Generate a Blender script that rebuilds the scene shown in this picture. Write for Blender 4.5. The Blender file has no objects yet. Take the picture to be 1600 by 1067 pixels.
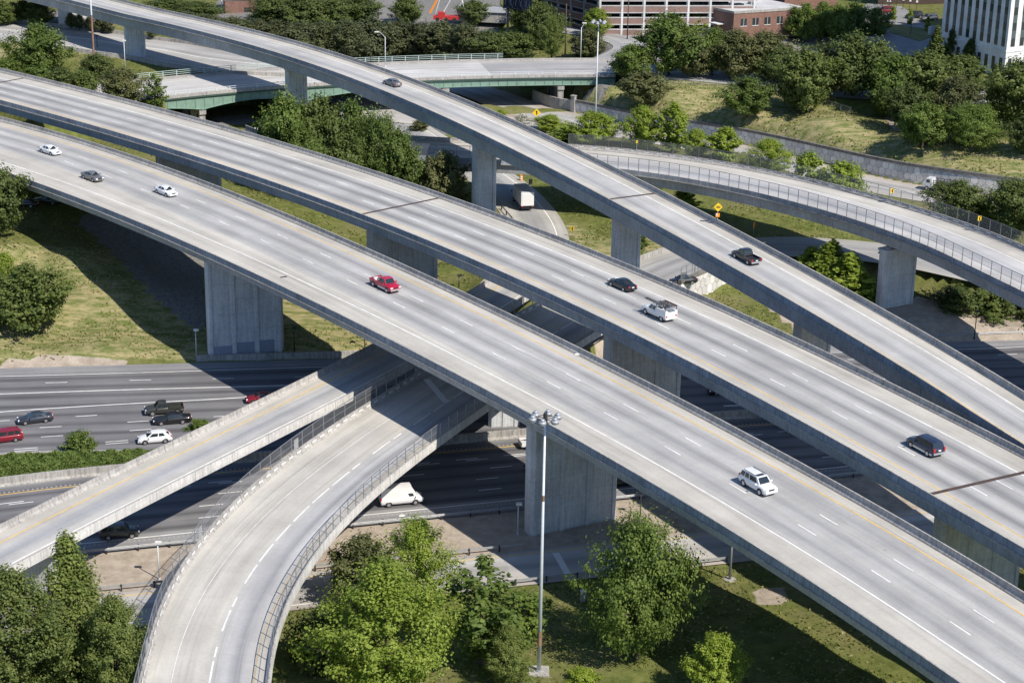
import bpy, bmesh, math, random
import numpy as np
from mathutils import Vector, Matrix
random.seed(7); RNG = np.random.default_rng(11)
C = bpy.context.scene
COL = C.collection
R = math.radians

# ------------------------------------------------------------------ camera
W_, H_ = 1600., 1067.          # photograph pixels, used to survey the place
FPX, PITCH, ROLL, CAMZ = 3010., R(20.0), R(1.05), 105.
cam = bpy.data.cameras.new('camera'); camo = bpy.data.objects.new('camera', cam); COL.objects.link(camo)
cam.sensor_width = 36.; cam.lens = 36. * FPX / W_; cam.clip_start = 1.; cam.clip_end = 9000.
camo.location = (0, 0, CAMZ)
fwd = Vector((0, math.cos(PITCH), -math.sin(PITCH))); up0 = Vector((0, math.sin(PITCH), math.cos(PITCH))); rt0 = Vector((1, 0, 0))
cr, sr = math.cos(ROLL), math.sin(ROLL)
rt = rt0 * cr + up0 * sr; up = up0 * cr - rt0 * sr
camo.rotation_euler = Matrix((rt, up, -fwd)).transposed().to_euler()
C.camera = camo
C.render.resolution_x, C.render.resolution_y = 1024, 682

# ------------------------------------------------------------------ light
SUN_AZ, SUN_EL = R(46.), R(47.)      # shadows run towards -X +Y
sd = Vector((math.sin(SUN_AZ) * math.cos(SUN_EL), -math.cos(SUN_AZ) * math.cos(SUN_EL), math.sin(SUN_EL)))
sun = bpy.data.lights.new('sun', 'SUN'); suno = bpy.data.objects.new('sun', sun); COL.objects.link(suno)
sun.energy = 4.7; sun.angle = R(0.5); sun.color = (1.0, 0.925, 0.82)
suno.rotation_euler = sd.to_track_quat('Z', 'Y').to_euler(); suno.location = (200, -100, 300)
wd = bpy.data.worlds.new('World'); C.world = wd; wd.use_nodes = True
wn = wd.node_tree.nodes; wl = wd.node_tree.links
sky = wn.new('ShaderNodeTexSky'); sky.sky_type = 'NISHITA'; sky.sun_disc = False; sky.ozone_density = 7.0; sky.dust_density = .4
sky.sun_elevation = SUN_EL; sky.sun_rotation = math.atan2(sd.x, sd.y)
wl.new(sky.outputs[0], wn['Background'].inputs[0]); wn['Background'].inputs[1].default_value = 0.105
C.view_settings.view_transform = 'Standard'; C.view_settings.look = 'None'
C.view_settings.exposure = 0.34; C.view_settings.gamma = 1.0
C.cycles.max_bounces = 6; C.cycles.diffuse_bounces = 2; C.cycles.transparent_max_bounces = 12

# ------------------------------------------------------------------ survey: pixel of the photograph + height -> point
def ray(x, y):
    u = (x - W_ / 2) / FPX; v = (H_ / 2 - y) / FPX
    d = fwd + rt * u + up * v
    return np.array(d)
def un(x, y, z=0.):
    d = ray(x, y); t = (z - CAMZ) / d[2]
    return np.array([d[0] * t, d[1] * t, z])
def pxm(P):                           # photograph pixels per metre at P
    return FPX / np.dot(np.array(P) - np.array([0, 0, CAMZ]), np.array(fwd))
def proj(X, Y, Z):                    # arrays -> photograph pixels
    dz = Z - CAMZ
    f = Y * fwd.y + dz * fwd.z
    a = X * rt.x + Y * rt.y + dz * rt.z; b = X * up.x + Y * up.y + dz * up.z
    return W_ / 2 + FPX * a / f, H_ / 2 - FPX * b / f
def wpx(o, pts, s=.15): return [(o[0] + x * s, o[1] + y * s) for x, y in pts]

# ------------------------------------------------------------------ object helpers
def tag(o, label=None, cat=None, group=None, kind=None):
    if label: o['label'] = label
    if cat: o['category'] = cat
    if group: o['group'] = group
    if kind: o['kind'] = kind
    return o
def empty(name, loc=(0, 0, 0), rz=0., label=None, cat=None, group=None):
    o = bpy.data.objects.new(name, None); COL.objects.link(o)
    o.location = tuple(float(v) for v in loc); o.rotation_euler = (0, 0, rz); o.empty_display_size = .5
    return tag(o, label, cat, group)
class MB:
    def __init__(s): s.v = []; s.f = []; s.uv = []
    def add(s, vs, fs, uvs=None):
        n = len(s.v); s.v += [tuple(map(float, p)) for p in vs]; s.f += [tuple(i + n for i in f) for f in fs]
        s.uv += list(uvs) if uvs is not None else [(0., 0.)] * len(vs)
        return s
    def quad(s, a, b, c, d): return s.add([a, b, c, d], [(0, 1, 2, 3)])
    def box(s, c, size, rz=0., M=None):
        x, y, z = [v / 2 for v in size]
        P = [(-x, -y, -z), (x, -y, -z), (x, y, -z), (-x, y, -z), (-x, -y, z), (x, -y, z), (x, y, z), (-x, y, z)]
        cz, sz = math.cos(rz), math.sin(rz)
        P = [(c[0] + p[0] * cz - p[1] * sz, c[1] + p[0] * sz + p[1] * cz, c[2] + p[2]) for p in P]
        if M is not None: P = [tuple(M @ Vector(p)) for p in P]
        return s.add(P, [(3, 2, 1, 0), (4, 5, 6, 7), (0, 1, 5, 4), (1, 2, 6, 5), (2, 3, 7, 6), (3, 0, 4, 7)])
    def tube(s, a, b, r0, r1=None, n=8, cap=True):
        a = Vector(a); b = Vector(b); r1 = r0 if r1 is None else r1
        d = (b - a).normalized(); e = d.orthogonal().normalized(); g = d.cross(e)
        P = []
        for p, r in ((a, r0), (b, r1)):
            for k in range(n):
                t = 2 * math.pi * k / n; P.append(p + (e * math.cos(t) + g * math.sin(t)) * r)
        F = [(k, (k + 1) % n, n + (k + 1) % n, n + k) for k in range(n)]
        if cap: F += [tuple(range(n - 1, -1, -1)), tuple(range(n, 2 * n))]
        return s.add(P, F)
    def loft(s, secs, closed=True, cap=True):
        n = len(secs[0]); P = [p for q in secs for p in q]; F = []
        for i in range(len(secs) - 1):
            for k in range(n if closed else n - 1):
                F.append((i * n + k, i * n + (k + 1) % n, (i + 1) * n + (k + 1) % n, (i + 1) * n + k))
        if cap and closed: F += [tuple(range(n - 1, -1, -1)), tuple(range((len(secs) - 1) * n, len(secs) * n))]
        return s.add(P, F)
    def prism(s, pts, z0, z1):            # plan outline, anticlockwise
        return s.loft([[(p[0], p[1], z0) for p in pts], [(p[0], p[1], z1) for p in pts]])
    def mesh(s, name, mat=None, smooth=False):
        m = bpy.data.meshes.new(name); m.from_pydata(s.v, [], s.f)
        if any(u != (0., 0.) for u in s.uv):
            l = m.uv_layers.new(name='UVMap'); U = np.array(s.uv)
            idx = np.zeros(len(m.loops), int); m.loops.foreach_get('vertex_index', idx)
            l.data.foreach_set('uv', U[idx].astype(np.float32).ravel())
        if mat: m.materials.append(mat)
        if smooth: m.polygons.foreach_set('use_smooth', [True] * len(m.polygons))
        m.update(); return m
    def build(s, name, mat, parent=None, smooth=False, fix=False):
        m = s.mesh(name, mat, smooth)
        if fix:
            b = bmesh.new(); b.from_mesh(m); bmesh.ops.recalc_face_normals(b, faces=b.faces); b.to_mesh(m); b.free()
        o = bpy.data.objects.new(name, m); COL.objects.link(o)
        if parent is not None: o.parent = parent
        return o
def dup(root, loc, rz, label, scale=None, group=None):
    c = root.copy(); COL.objects.link(c); c.location = tuple(float(v) for v in loc); c.rotation_euler = (0, 0, rz); c['label'] = label
    if scale: c.scale = scale
    if group: c['group'] = group
    for ch in list(root.children):
        k = ch.copy(); COL.objects.link(k); k.parent = c
        for g in list(ch.children):
            h = g.copy(); COL.objects.link(h); h.parent = k
    return c

# ------------------------------------------------------------------ materials
def newmat(name):
    m = bpy.data.materials.new(name); m.use_nodes = True
    nt = m.node_tree; b = nt.nodes['Principled BSDF']
    return m, nt, b
def N(nt, t, **k):
    n = nt.nodes.new(t)
    for a, v in k.items(): setattr(n, a, v)
    return n
def mixc(nt, a, b, fac, mode='MIX'):
    n = N(nt, 'ShaderNodeMix', data_type='RGBA', blend_type=mode)
    for sock, v in ((n.inputs[6], a), (n.inputs[7], b), (n.inputs[0], fac)):
        if isinstance(v, (tuple, list)): sock.default_value = (*v[:3], 1)
        elif isinstance(v, (int, float)): sock.default_value = v
        else: nt.links.new(v, sock)
    return n.outputs[2]
def ramp(nt, src, stops):
    n = N(nt, 'ShaderNodeValToRGB'); e = n.color_ramp.elements
    while len(e) > 1: e.remove(e[-1])
    for i, (p, c) in enumerate(stops):
        if i == 0: e[0].position = p; el = e[0]
        else: el = e.new(p)
        if isinstance(c, (int, float)): c = (c, c, c)
        el.color = (*c[:3], 1)
    nt.links.new(src, n.inputs[0]); return n.outputs[0]
def noise(nt, vec, scale, detail=4., rough=.55):
    n = N(nt, 'ShaderNodeTexNoise'); n.inputs['Scale'].default_value = scale
    n.inputs['Detail'].default_value = detail; n.inputs['Roughness'].default_value = rough
    if vec is not None: nt.links.new(vec, n.inputs['Vector'])
    return n.outputs[0]
def vmul(nt, vec, s):
    n = N(nt, 'ShaderNodeVectorMath', operation='MULTIPLY'); nt.links.new(vec, n.inputs[0]); n.inputs[1].default_value = s
    return n.outputs[0]
def geo_pos(nt): return N(nt, 'ShaderNodeNewGeometry').outputs['Position']
def plain(name, col, rough=.6, metal=0., var=.0, scale=3., coat=0., spec=None):
    m, nt, b = newmat(name)
    b.inputs['Roughness'].default_value = rough; b.inputs['Metallic'].default_value = metal
    if coat: b.inputs['Coat Weight'].default_value = coat; b.inputs['Coat Roughness'].default_value = .08
    if spec is not None: b.inputs['Specular IOR Level'].default_value = spec
    if var:
        tc = N(nt, 'ShaderNodeTexCoord').outputs['Object']
        n = noise(nt, tc, scale); f = ramp(nt, n, [(.3, 1 - var), (.7, 1 + var * .6)])
        nt.links.new(mixc(nt, col, f, 1., 'MULTIPLY'), b.inputs['Base Color'])
    else: b.inputs['Base Color'].default_value = (*col, 1)
    return m
def concrete(name, col, stain=.35, streak=True, bump=.02, joint=0, lift=0):
    m, nt, b = newmat(name); P = geo_pos(nt)
    n1 = noise(nt, P, .25, 5); n2 = noise(nt, P, 2.3, 5); n3 = noise(nt, vmul(nt, P, (2.2, 2.2, .12)), 1.6, 4)
    c = mixc(nt, col, ramp(nt, n1, [(.3, .8), (.7, 1.12)]), 1., 'MULTIPLY')
    c = mixc(nt, c, ramp(nt, n2, [(.3, .86), (.7, 1.08)]), 1., 'MULTIPLY')
    if streak: c = mixc(nt, c, ramp(nt, n3, [(.35, 1 - stain), (.58, 1.05)]), 1., 'MULTIPLY')
    if joint or lift:                     # cast joints along the length, formwork lines up the height
        if joint: src = N(nt, 'ShaderNodeUVMap').outputs[0]
        else: src = P
        sp = N(nt, 'ShaderNodeSeparateXYZ'); nt.links.new(src, sp.inputs[0]); md = N(nt, 'ShaderNodeMath', operation='MODULO'); nt.links.new(sp.outputs[1 if joint else 2], md.inputs[0]); md.inputs[1].default_value = joint or lift
        c = mixc(nt, c, ramp(nt, md.outputs[0], [(.0, .55 if joint else .8), (.07, .62 if joint else .84), (.09, 1.)]), 1., 'MULTIPLY')
    nt.links.new(c, b.inputs['Base Color']); b.inputs['Roughness'].default_value = .88
    b.inputs['Specular IOR Level'].default_value = .25
    bp = N(nt, 'ShaderNodeBump'); bp.inputs['Strength'].default_value = .25; bp.inputs['Distance'].default_value = bump
    nt.links.new(noise(nt, P, 6., 4), bp.inputs['Height']); nt.links.new(bp.outputs[0], b.inputs['Normal'])
    return m
def road_mat(name, stops, u0, u1, joint=6.1, blot=.13, streak=.13, jointdark=.88, grain=.07):
    """colour across the carriageway follows the real wear of the wheel paths; u = metres across, v = metres along"""
    m, nt, b = newmat(name)
    uv = N(nt, 'ShaderNodeUVMap'); sep = N(nt, 'ShaderNodeSeparateXYZ'); nt.links.new(uv.outputs[0], sep.inputs[0])
    mr = N(nt, 'ShaderNodeMapRange'); nt.links.new(sep.outputs[0], mr.inputs[0])
    mr.inputs[1].default_value = u0; mr.inputs[2].default_value = u1
    # wander of the wheel paths
    wz = noise(nt, vmul(nt, uv.outputs[0], (.05, .02, 0)), 1., 2)
    ad = N(nt, 'ShaderNodeMath', operation='MULTIPLY_ADD'); nt.links.new(wz, ad.inputs[0]); ad.inputs[1].default_value = .7 / (u1 - u0)
    nt.links.new(mr.outputs[0], ad.inputs[2])
    sb = N(nt, 'ShaderNodeMath', operation='SUBTRACT'); nt.links.new(ad.outputs[0], sb.inputs[0]); sb.inputs[1].default_value = .35 / (u1 - u0)
    cur = ramp(nt, sb.outputs[0], sorted([((u - u0) / (u1 - u0), c) for u, c in stops]))
    n1 = noise(nt, vmul(nt, uv.outputs[0], (.75, .03, 1)), 1., 4, .5)
    cur = mixc(nt, cur, ramp(nt, n1, [(.3, 1 - streak), (.7, 1 + streak)]), 1., 'MULTIPLY')
    P = geo_pos(nt)
    cur = mixc(nt, cur, ramp(nt, noise(nt, P, .11, 5, .65), [(.3, 1 - blot), (.7, 1 + blot)]), 1., 'MULTIPLY')
    cur = mixc(nt, cur, ramp(nt, noise(nt, P, 3.1, 6, .75), [(.3, 1 - grain), (.7, 1 + grain)]), 1., 'MULTIPLY')
    if joint:
        md = N(nt, 'ShaderNodeMath', operation='MODULO'); nt.links.new(sep.outputs[1], md.inputs[0]); md.inputs[1].default_value = joint
        cur = mixc(nt, cur, ramp(nt, md.outputs[0], [(0, jointdark), (.10, 1.)]), 1., 'MULTIPLY')
    sk = noise(nt, vmul(nt, uv.outputs[0], (2.2, .02, 1)), 1., 2, .45)
    cur = mixc(nt, cur, ramp(nt, sk, [(.58, 1.), (.72, .82)]), 1., 'MULTIPLY')
    pt = noise(nt, vmul(nt, uv.outputs[0], (.33, .05, 1)), 1., 1, .3)
    cur = mixc(nt, cur, ramp(nt, pt, [(.60, 1.), (.61, .93)]), 1., 'MULTIPLY')
    # small tar spots and crack stains
    v = N(nt, 'ShaderNodeTexVoronoi'); v.inputs['Scale'].default_value = .16; nt.links.new(P, v.inputs['Vector'])
    cur = mixc(nt, cur, ramp(nt, v.outputs['Distance'], [(.012, .55), (.03, 1.)]), .8, 'MULTIPLY')
    nt.links.new(cur, b.inputs['Base Color']); b.inputs['Roughness'].default_value = .85; b.inputs['Specular IOR Level'].default_value = .2
    return m
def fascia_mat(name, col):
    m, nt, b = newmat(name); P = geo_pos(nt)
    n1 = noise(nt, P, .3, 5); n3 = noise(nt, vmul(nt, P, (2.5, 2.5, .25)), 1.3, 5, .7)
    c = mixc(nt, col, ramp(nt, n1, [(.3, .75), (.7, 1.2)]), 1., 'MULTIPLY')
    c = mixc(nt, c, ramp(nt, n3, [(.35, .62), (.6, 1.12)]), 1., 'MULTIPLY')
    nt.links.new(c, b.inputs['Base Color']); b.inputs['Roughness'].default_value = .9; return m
M = {}
M['conc'] = concrete('bare_concrete', (.40, .385, .36))
M['para'] = concrete('parapet_concrete', (.42, .405, .385), .3, joint=5.); M['fresh'] = concrete('clean_pale_concrete', (.62, .61, .585), .16, joint=7.)
M['girder'] = concrete('girder_concrete', (.40, .41, .42), .15, joint=9.)
M['pier'] = concrete('pier_concrete', (.58, .595, .61), .16, lift=2.4)
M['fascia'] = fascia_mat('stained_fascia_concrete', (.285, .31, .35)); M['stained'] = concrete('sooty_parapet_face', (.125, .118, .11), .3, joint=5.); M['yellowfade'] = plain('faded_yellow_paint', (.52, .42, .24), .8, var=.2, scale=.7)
M['paintpatch'] = plain('grey_touch_up_paint', (.27, .30, .38), .8, var=.1)
M['white'] = plain('white_road_paint', (.78, .78, .76), .7, var=.22, scale=.7)
M['yellow'] = plain('yellow_road_paint', (.72, .47, .10), .7, var=.22, scale=.7)
M['rust'] = plain('rusty_steel', (.075, .048, .04), .85, var=.35, scale=1.2)
M['galv'] = plain('galvanised_steel', (.33, .34, .35), .6, .15, var=.15, scale=2.)
M['galvdark'] = plain('weathered_dark_steel', (.045, .045, .05), .6, .3, var=.2)
M['white_metal'] = plain('pale_painted_steel', (.62, .66, .70), .5, .1, var=.08)
M['pale_green'] = plain('pale_green_railing_paint', (.42, .52, .49), .5, .1, var=.1)
M['green'] = plain('green_girder_paint', (.20, .31, .25), .55, 0., var=.16, scale=.8)
M['greendark'] = plain('dark_green_edge_paint', (.05, .085, .07), .6)
M['black'] = plain('black_plastic', (.015, .015, .017), .5)
M['tyre'] = plain('tyre_rubber', (.018, .018, .018), .85)
M['rim'] = plain('alloy_wheel', (.5, .5, .52), .35, .7)
M['glass'] = plain('dark_glass', (.02, .03, .035), .06, 0., spec=.8)
M['tail'] = plain('red_lamp_lens', (.45, .02, .02), .25)
M['head'] = plain('clear_lamp_lens', (.7, .72, .74), .15)
M['chrome'] = plain('bright_bumper', (.55, .56, .58), .3, .6)
M['plate'] = plain('white_number_plate', (.7, .7, .68), .5)
M['sign_y'] = plain('yellow_sign_face', (.85, .56, .02), .5)
M['sign_o'] = plain('orange_sign_face', (.85, .28, .02), .5)
M['sign_g'] = plain('green_sign_face', (.02, .30, .20), .5)
M['red'] = plain('red_paint', (.45, .03, .03), .5)
M['bark'] = plain('bark', (.085, .065, .05), .95, var=.3, scale=3.)
M['brick'] = None
def paint(name, col, metal=.0):
    return plain(name, col, .32, metal, coat=.6)

# chain link: thin wire, seen from here as an even grey veil
def chainlink(name, dens, col):
    m, nt, b = newmat(name); b.inputs['Base Color'].default_value = (*col, 1); b.inputs['Roughness'].default_value = .5
    b.inputs['Alpha'].default_value = dens
    return m
M['mesh'] = chainlink('chain_link_wire', .15, (.42, .43, .45))

# ------------------------------------------------------------------ paths
class Path:
    def __init__(s, P):
        s.P = np.array(P, float); d = np.linalg.norm(np.diff(s.P[:, :2], axis=0), axis=1)
        s.S = np.concatenate([[0], np.cumsum(d)]); s.L = s.S[-1]
        t = np.gradient(s.P, s.S, axis=0); t[:, 2] = 0; t /= np.linalg.norm(t, axis=1)[:, None]
        s.T = t; s.Nn = np.stack([-t[:, 1], t[:, 0], np.zeros(len(t))], 1)
    def at(s, q):
        p = np.array([np.interp(q, s.S, s.P[:, i]) for i in range(3)])
        t = np.array([np.interp(q, s.S, s.T[:, i]) for i in range(3)]); t /= np.linalg.norm(t)
        return p, t, np.array([-t[1], t[0], 0.])
    def pt(s, q, u, dz=0.):
        p, t, n = s.at(q); return p + n * u + np.array([0, 0, dz])
    def near(s, X):
        i = np.argmin(np.sum((s.P[:, :2] - np.array(X)[:2]) ** 2, axis=1)); q = s.S[i]
        for _ in range(3):
            p, t, n = s.at(min(max(q, 0), s.L)); q += np.dot(np.array(X)[:2] - p[:2], t[:2])
        p, t, n = s.at(min(max(q, 0), s.L))
        return q, float(np.dot(np.array(X)[:2] - p[:2], n[:2]))
def fit(pxs, z, deg=4, e0=30., e1=30., step=1.5):
    P = np.array([un(p[0], p[1], p[2] if len(p) > 2 else z) for p in pxs])
    d = np.concatenate([[0], np.cumsum(np.linalg.norm(np.diff(P[:, :2], axis=0), axis=1))])
    q = np.arange(0, d[-1] + step, step); k = d / d[-1]
    cs = [np.polyfit(k, P[:, i], deg if i < 2 else min(deg, 3)) for i in range(3)]
    Q = np.stack([np.polyval(c, q / d[-1]) for c in cs], 1)
    return extend(Q, e0, e1)
def spline(pxs, z, e0=0., e1=0., step=1.5):            # Catmull-Rom through surveyed points
    P = np.array([un(p[0], p[1], p[2] if len(p) > 2 else z) for p in pxs]); return extend(crom(P, step), e0, e1)
def crom(P, step=1.5):
    Q = []
    for i in range(len(P) - 1):
        p0 = P[max(i - 1, 0)]; p1 = P[i]; p2 = P[i + 1]; p3 = P[min(i + 2, len(P) - 1)]
        n = max(2, int(np.linalg.norm(p2 - p1) / step))
        for t in np.arange(n) / n:
            Q.append(.5 * (2 * p1 + (p2 - p0) * t + (2 * p0 - 5 * p1 + 4 * p2 - p3) * t * t + (3 * p1 - p0 - 3 * p2 + p3) * t ** 3))
    Q.append(P[-1]); return np.array(Q)
def extend(Q, e0, e1):
    a = Q[0] - Q[2]; a /= np.linalg.norm(a[:2]); b = Q[-1] - Q[-3]; b /= np.linalg.norm(b[:2])
    a[2] = 0; b[2] = 0
    if e0 > 0: Q = np.vstack([[Q[0] + a * t for t in np.arange(e0, 0, -2.)], Q])
    if e1 > 0: Q = np.vstack([Q, [Q[-1] + b * t for t in np.arange(2., e1 + 1, 2.)]])
    return Path(Q)
def sweep(mb, path, prof, q0, q1, step=2., closed=True, cap=True):
    n = max(1, int(round((q1 - q0) / step))); secs = []; uv = []
    for i in range(n + 1):
        q = q0 + (q1 - q0) * i / n; p, t, nn = path.at(q)
        pr = prof(q) if callable(prof) else prof
        secs.append([p + nn * u + np.array([0, 0, dz]) for u, dz in pr]); uv += [(u, q) for u, dz in pr]
    m = len(secs[0]); P = [x for s_ in secs for x in s_]; F = []
    for i in range(n):
        for k in range(m if closed else m - 1):
            F.append((i * m + k, (i + 1) * m + k, (i + 1) * m + (k + 1) % m, i * m + (k + 1) % m))
    if closed and cap: F += [tuple(range(m)), tuple(range((n + 1) * m - 1, n * m - 1, -1))]
    mb.add(P, F, uv); return mb
def offs(path, pxs, z, deg):                             # measured offset of a line from the path, as a smooth function
    A = [path.near(un(p[0], p[1], z(p[0]) if callable(z) else z)) for p in pxs]; A = np.array(A)
    lo, hi = A[:, 0].min(), A[:, 0].max(); c = np.polyfit((A[:, 0] - lo) / (hi - lo), A[:, 1], deg)
    return lambda q: float(np.polyval(c, (min(max(q, lo), hi) - lo) / (hi - lo)))
def const(v): return lambda q: v
def line(path, u, w, q0, q1, dz=.012, mb=None):
    mb = mb or MB(); f = u if callable(u) else const(u)
    return sweep(mb, path, lambda q: [(f(q) + w / 2, dz), (f(q) - w / 2, dz)], q0, q1, 2., False)
def dashes(path, u, q0, q1, w=.16, ln=3.05, gap=9.15, dz=.012, mb=None):
    mb = mb or MB(); q = q0; f = u if callable(u) else const(u)
    while q + ln < q1:
        sweep(mb, path, lambda s_: [(f(s_) + w / 2, dz), (f(s_) - w / 2, dz)], q, q + ln, 1.6, False); q += ln + gap
    return mb
# ------------------------------------------------------------------ alignments surveyed from the photograph
ZA, ZB, ZD, ZE, ZG, ZJ = 17.6, 19.0, 21.6, 14.2, 8.3, 12.3
s3 = .3375
A_YL = wpx((0, 0), [(0, 580), (700, 795), (1050, 930), (1350, 1055)], s3) + wpx((530, 350), [(0, 115), (300, 262), (690, 430), (900, 540), (1200, 680), (1600, 895)], s3) + wpx((1060, 700), [(285, 0), (560, 165), (1040, 430), (1600, 770)], s3)
A_WL = wpx((0, 0), [(0, 745), (860, 1065)], s3) + wpx((0, 350), [(790, 0), (1100, 130), (1600, 355)], s3) + wpx((530, 350), [(300, 490), (700, 690), (950, 825), (1390, 1065)], s3) + wpx((1060, 700), [(0, 135), (540, 455), (1000, 740), (1475, 1065)], s3)
A_NT = wpx((0, 0), [(30, 795), (300, 890), (755, 1065)], s3) + wpx((0, 350), [(1300, 300), (1600, 430)], s3) + wpx((530, 350), [(890, 860), (1240, 1065)], s3) + wpx((1060, 700), [(0, 230), (500, 530), (960, 855), (1290, 1065)], s3)
B_WL = wpx((0, 100), [(0, 150), (900, 375), (1600, 560)]) + wpx((220, 150), [(400, 300), (800, 405), (1200, 530), (1600, 660)]) + wpx((440, 240), [(400, 150), (800, 275), (1200, 400), (1600, 545)]) + wpx((660, 330), [(800, 195), (1200, 350), (1600, 515)]) + wpx((880, 420), [(760, 175), (1200, 360), (1600, 550)]) + wpx((1060, 350), [(500, 610), (1000, 855), (1400, 1065)], s3) + wpx((1060, 700), [(1600, 120)], s3)
D_WL = wpx((240, 0), [(0, 140), (400, 225), (850, 350), (1200, 450), (1600, 570)]) + wpx((480, 40), [(400, 395), (830, 555), (1100, 655), (1600, 855)]) + wpx((720, 140), [(400, 365), (800, 535), (1200, 725), (1600, 930)]) + wpx((940, 260), [(420, 270), (800, 480), (1200, 700), (1600, 930)]) + wpx((1160, 360), [(400, 420), (800, 640), (1200, 875), (1560, 1065)]) + wpx((1300, 480), [(400, 150), (800, 380), (1200, 610), (1600, 840)], .1875)
D_NT = wpx((240, 0), [(0, 210), (400, 310), (800, 415), (1200, 530), (1600, 660)]) + wpx((480, 40), [(400, 530), (800, 670), (1200, 850), (1600, 1015)]) + wpx((720, 140), [(400, 520), (800, 720), (1200, 920), (1480, 1065)]) + wpx((940, 260), [(150, 325), (400, 465), (800, 690), (1200, 930)]) + wpx((1160, 360), [(0, 430), (400, 660), (800, 900), (1060, 1065)]) + wpx((1300, 480), [(0, 150), (400, 370), (800, 610), (1200, 850), (1540, 1065)], .1875)
F_Y = wpx((0, 700), [(0, 440), (430, 215), (900, 0)], s3) + wpx((400, 540), [(380, 405), (700, 240)], .1875) + [(763.5, 459, 7.6), (783, 445, 7.3)]
G_W = wpx((0, 700), [(975, 1060), (1010, 900), (1090, 700), (1270, 440), (1500, 210), (1600, 120)], s3) + wpx((400, 540), [(1100, 800), (1350, 640)], .1875) + [(735, 604), (808, 557), (880, 511), (905, 499)]
G_L = wpx((0, 700), [(690, 930), (800, 660), (980, 380), (1300, 70)], s3) + wpx((400, 540), [(400, 845), (700, 650), (1050, 430)], .1875)
E_FT = [(500, 186), (565, 202), (640, 212), (722, 217), (800, 219)] + wpx((720, 140), [(1170, 560), (1600, 600)]) + wpx((1100, 230), [(0, 120), (400, 180), (800, 260), (1200, 350), (1600, 435)]) + wpx((1360, 280), [(400, 270), (800, 390), (1200, 530), (1600, 690)])
J_N = [(260, 152), (397, 139), (480, 133), (660, 123), (780, 120), (940, 118)]

PA = fit(A_YL, ZA, 4, 60, 40); PB = fit(B_WL, ZB, 4, 60, 40); dz = lambda x: float(np.interp(x, [240, 700, 1000, 1250, 1600], [21.6, 22., 21.1, 19.3, 19.0]))
PD = fit([(p[0], p[1], dz(p[0])) for p in D_WL], ZD, 5, 130, 60)
PF = fit(F_Y, ZG, 3, 30, 12); PG = fit(G_W, ZG, 5, 26, 14)
PE = fit([(p[0], p[1] + 6.8, float(np.interp(p[0], [640, 1600], [13.6, 15.2]))) for p in E_FT], ZE, 5, 4, 40)      # deck level below the parapet top
PJ = fit(J_N, ZJ, 3, 26, 3)

BR = {}; M['gutter'] = plain('dirty_gutter', (.11, .105, .10), .95, var=.25)
def deck(key, name, label, path, q0, q1, uL, uR, road, depth, edge=.35, parL='jersey', parR='jersey', par_h=.85, girder_mat='girder', inset=.3, ledge=True, outer='fascia'):
    """one flyover: roadway, girder and parapets under one empty"""
    f = lambda v: v if callable(v) else const(v)
    uL, uR = f(uL), f(uR)
    p0, t, n = path.at((q0 + q1) / 2)
    root = empty(name, (0, 0, 0), 0, label, 'bridge')
    BR[key] = dict(root=root, path=path, uL=uL, uR=uR, q0=q0, q1=q1)
    sweep(MB(), path, lambda q: [(uL(q) + .06, 0), (uR(q) - .06, 0)], q0, q1, 2., False).build('roadway', road, root)
    g = MB()
    sweep(g, path, lambda q: [(uL(q) + .5, -.02), (uL(q) + .5, -edge), (uL(q) + .5 - inset, -edge - .05), (uL(q) + .35 - inset, -depth), (uR(q) - .35 + inset, -depth), (uR(q) - .5 + inset, -edge - .05), (uR(q) - .5, -edge), (uR(q) - .5, -.02)], q0, q1, 2.)
    g.build('girder', M[girder_mat], root, fix=True)
    if ledge: sweep(MB(), path, lambda q: [(uR(q) - .50, -.03), (uR(q) - .66, -.03), (uR(q) - .66, -.16), (uR(q) - .50, -.16)], q0, q1, 2.).build('ledge', M['conc'], root, fix=True)
    h = par_h
    sweep(MB(), path, lambda q: [(uL(q), -.015), (uL(q), .05), (uL(q) + .25, .36), (uL(q) + .29, h), (uL(q) + .47, h), (uL(q) + .52, -.012)], q0, q1, 2.)  .build('parapet', M['para'], root, fix=True)
    po = root.children[-1]
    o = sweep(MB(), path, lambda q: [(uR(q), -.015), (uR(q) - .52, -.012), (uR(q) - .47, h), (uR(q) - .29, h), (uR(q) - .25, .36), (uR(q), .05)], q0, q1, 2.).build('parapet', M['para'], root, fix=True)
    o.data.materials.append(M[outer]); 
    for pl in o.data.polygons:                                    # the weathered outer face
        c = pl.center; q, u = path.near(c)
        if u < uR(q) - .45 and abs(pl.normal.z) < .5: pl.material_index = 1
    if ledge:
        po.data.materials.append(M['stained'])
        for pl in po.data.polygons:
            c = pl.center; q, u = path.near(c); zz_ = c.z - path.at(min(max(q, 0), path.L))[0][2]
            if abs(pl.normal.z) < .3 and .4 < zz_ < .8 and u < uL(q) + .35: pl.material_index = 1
        for s_, f_ in ((-1, uL), (1, uR)): sweep(MB(), path, lambda q: [(f_(q) + s_ * .03, .006), (f_(q) + s_ * .15, .006)][::s_], q0, q1, 2., False).build('gutter', M['gutter'], root)
    return root
def expansion(key, px, z, w=.6):
    d = BR[key]; q, u = d['path'].near(un(px[0], px[1], z))
    mb = MB(); sweep(mb, d['path'], lambda s_: [(d['uL'](s_) + .02, .016), (d['uR'](s_) - .02, .016)], q - w / 2, q + w / 2, w / 2, False)
    return mb.build('expansion_joint', M['rust'], d['root'])
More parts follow.
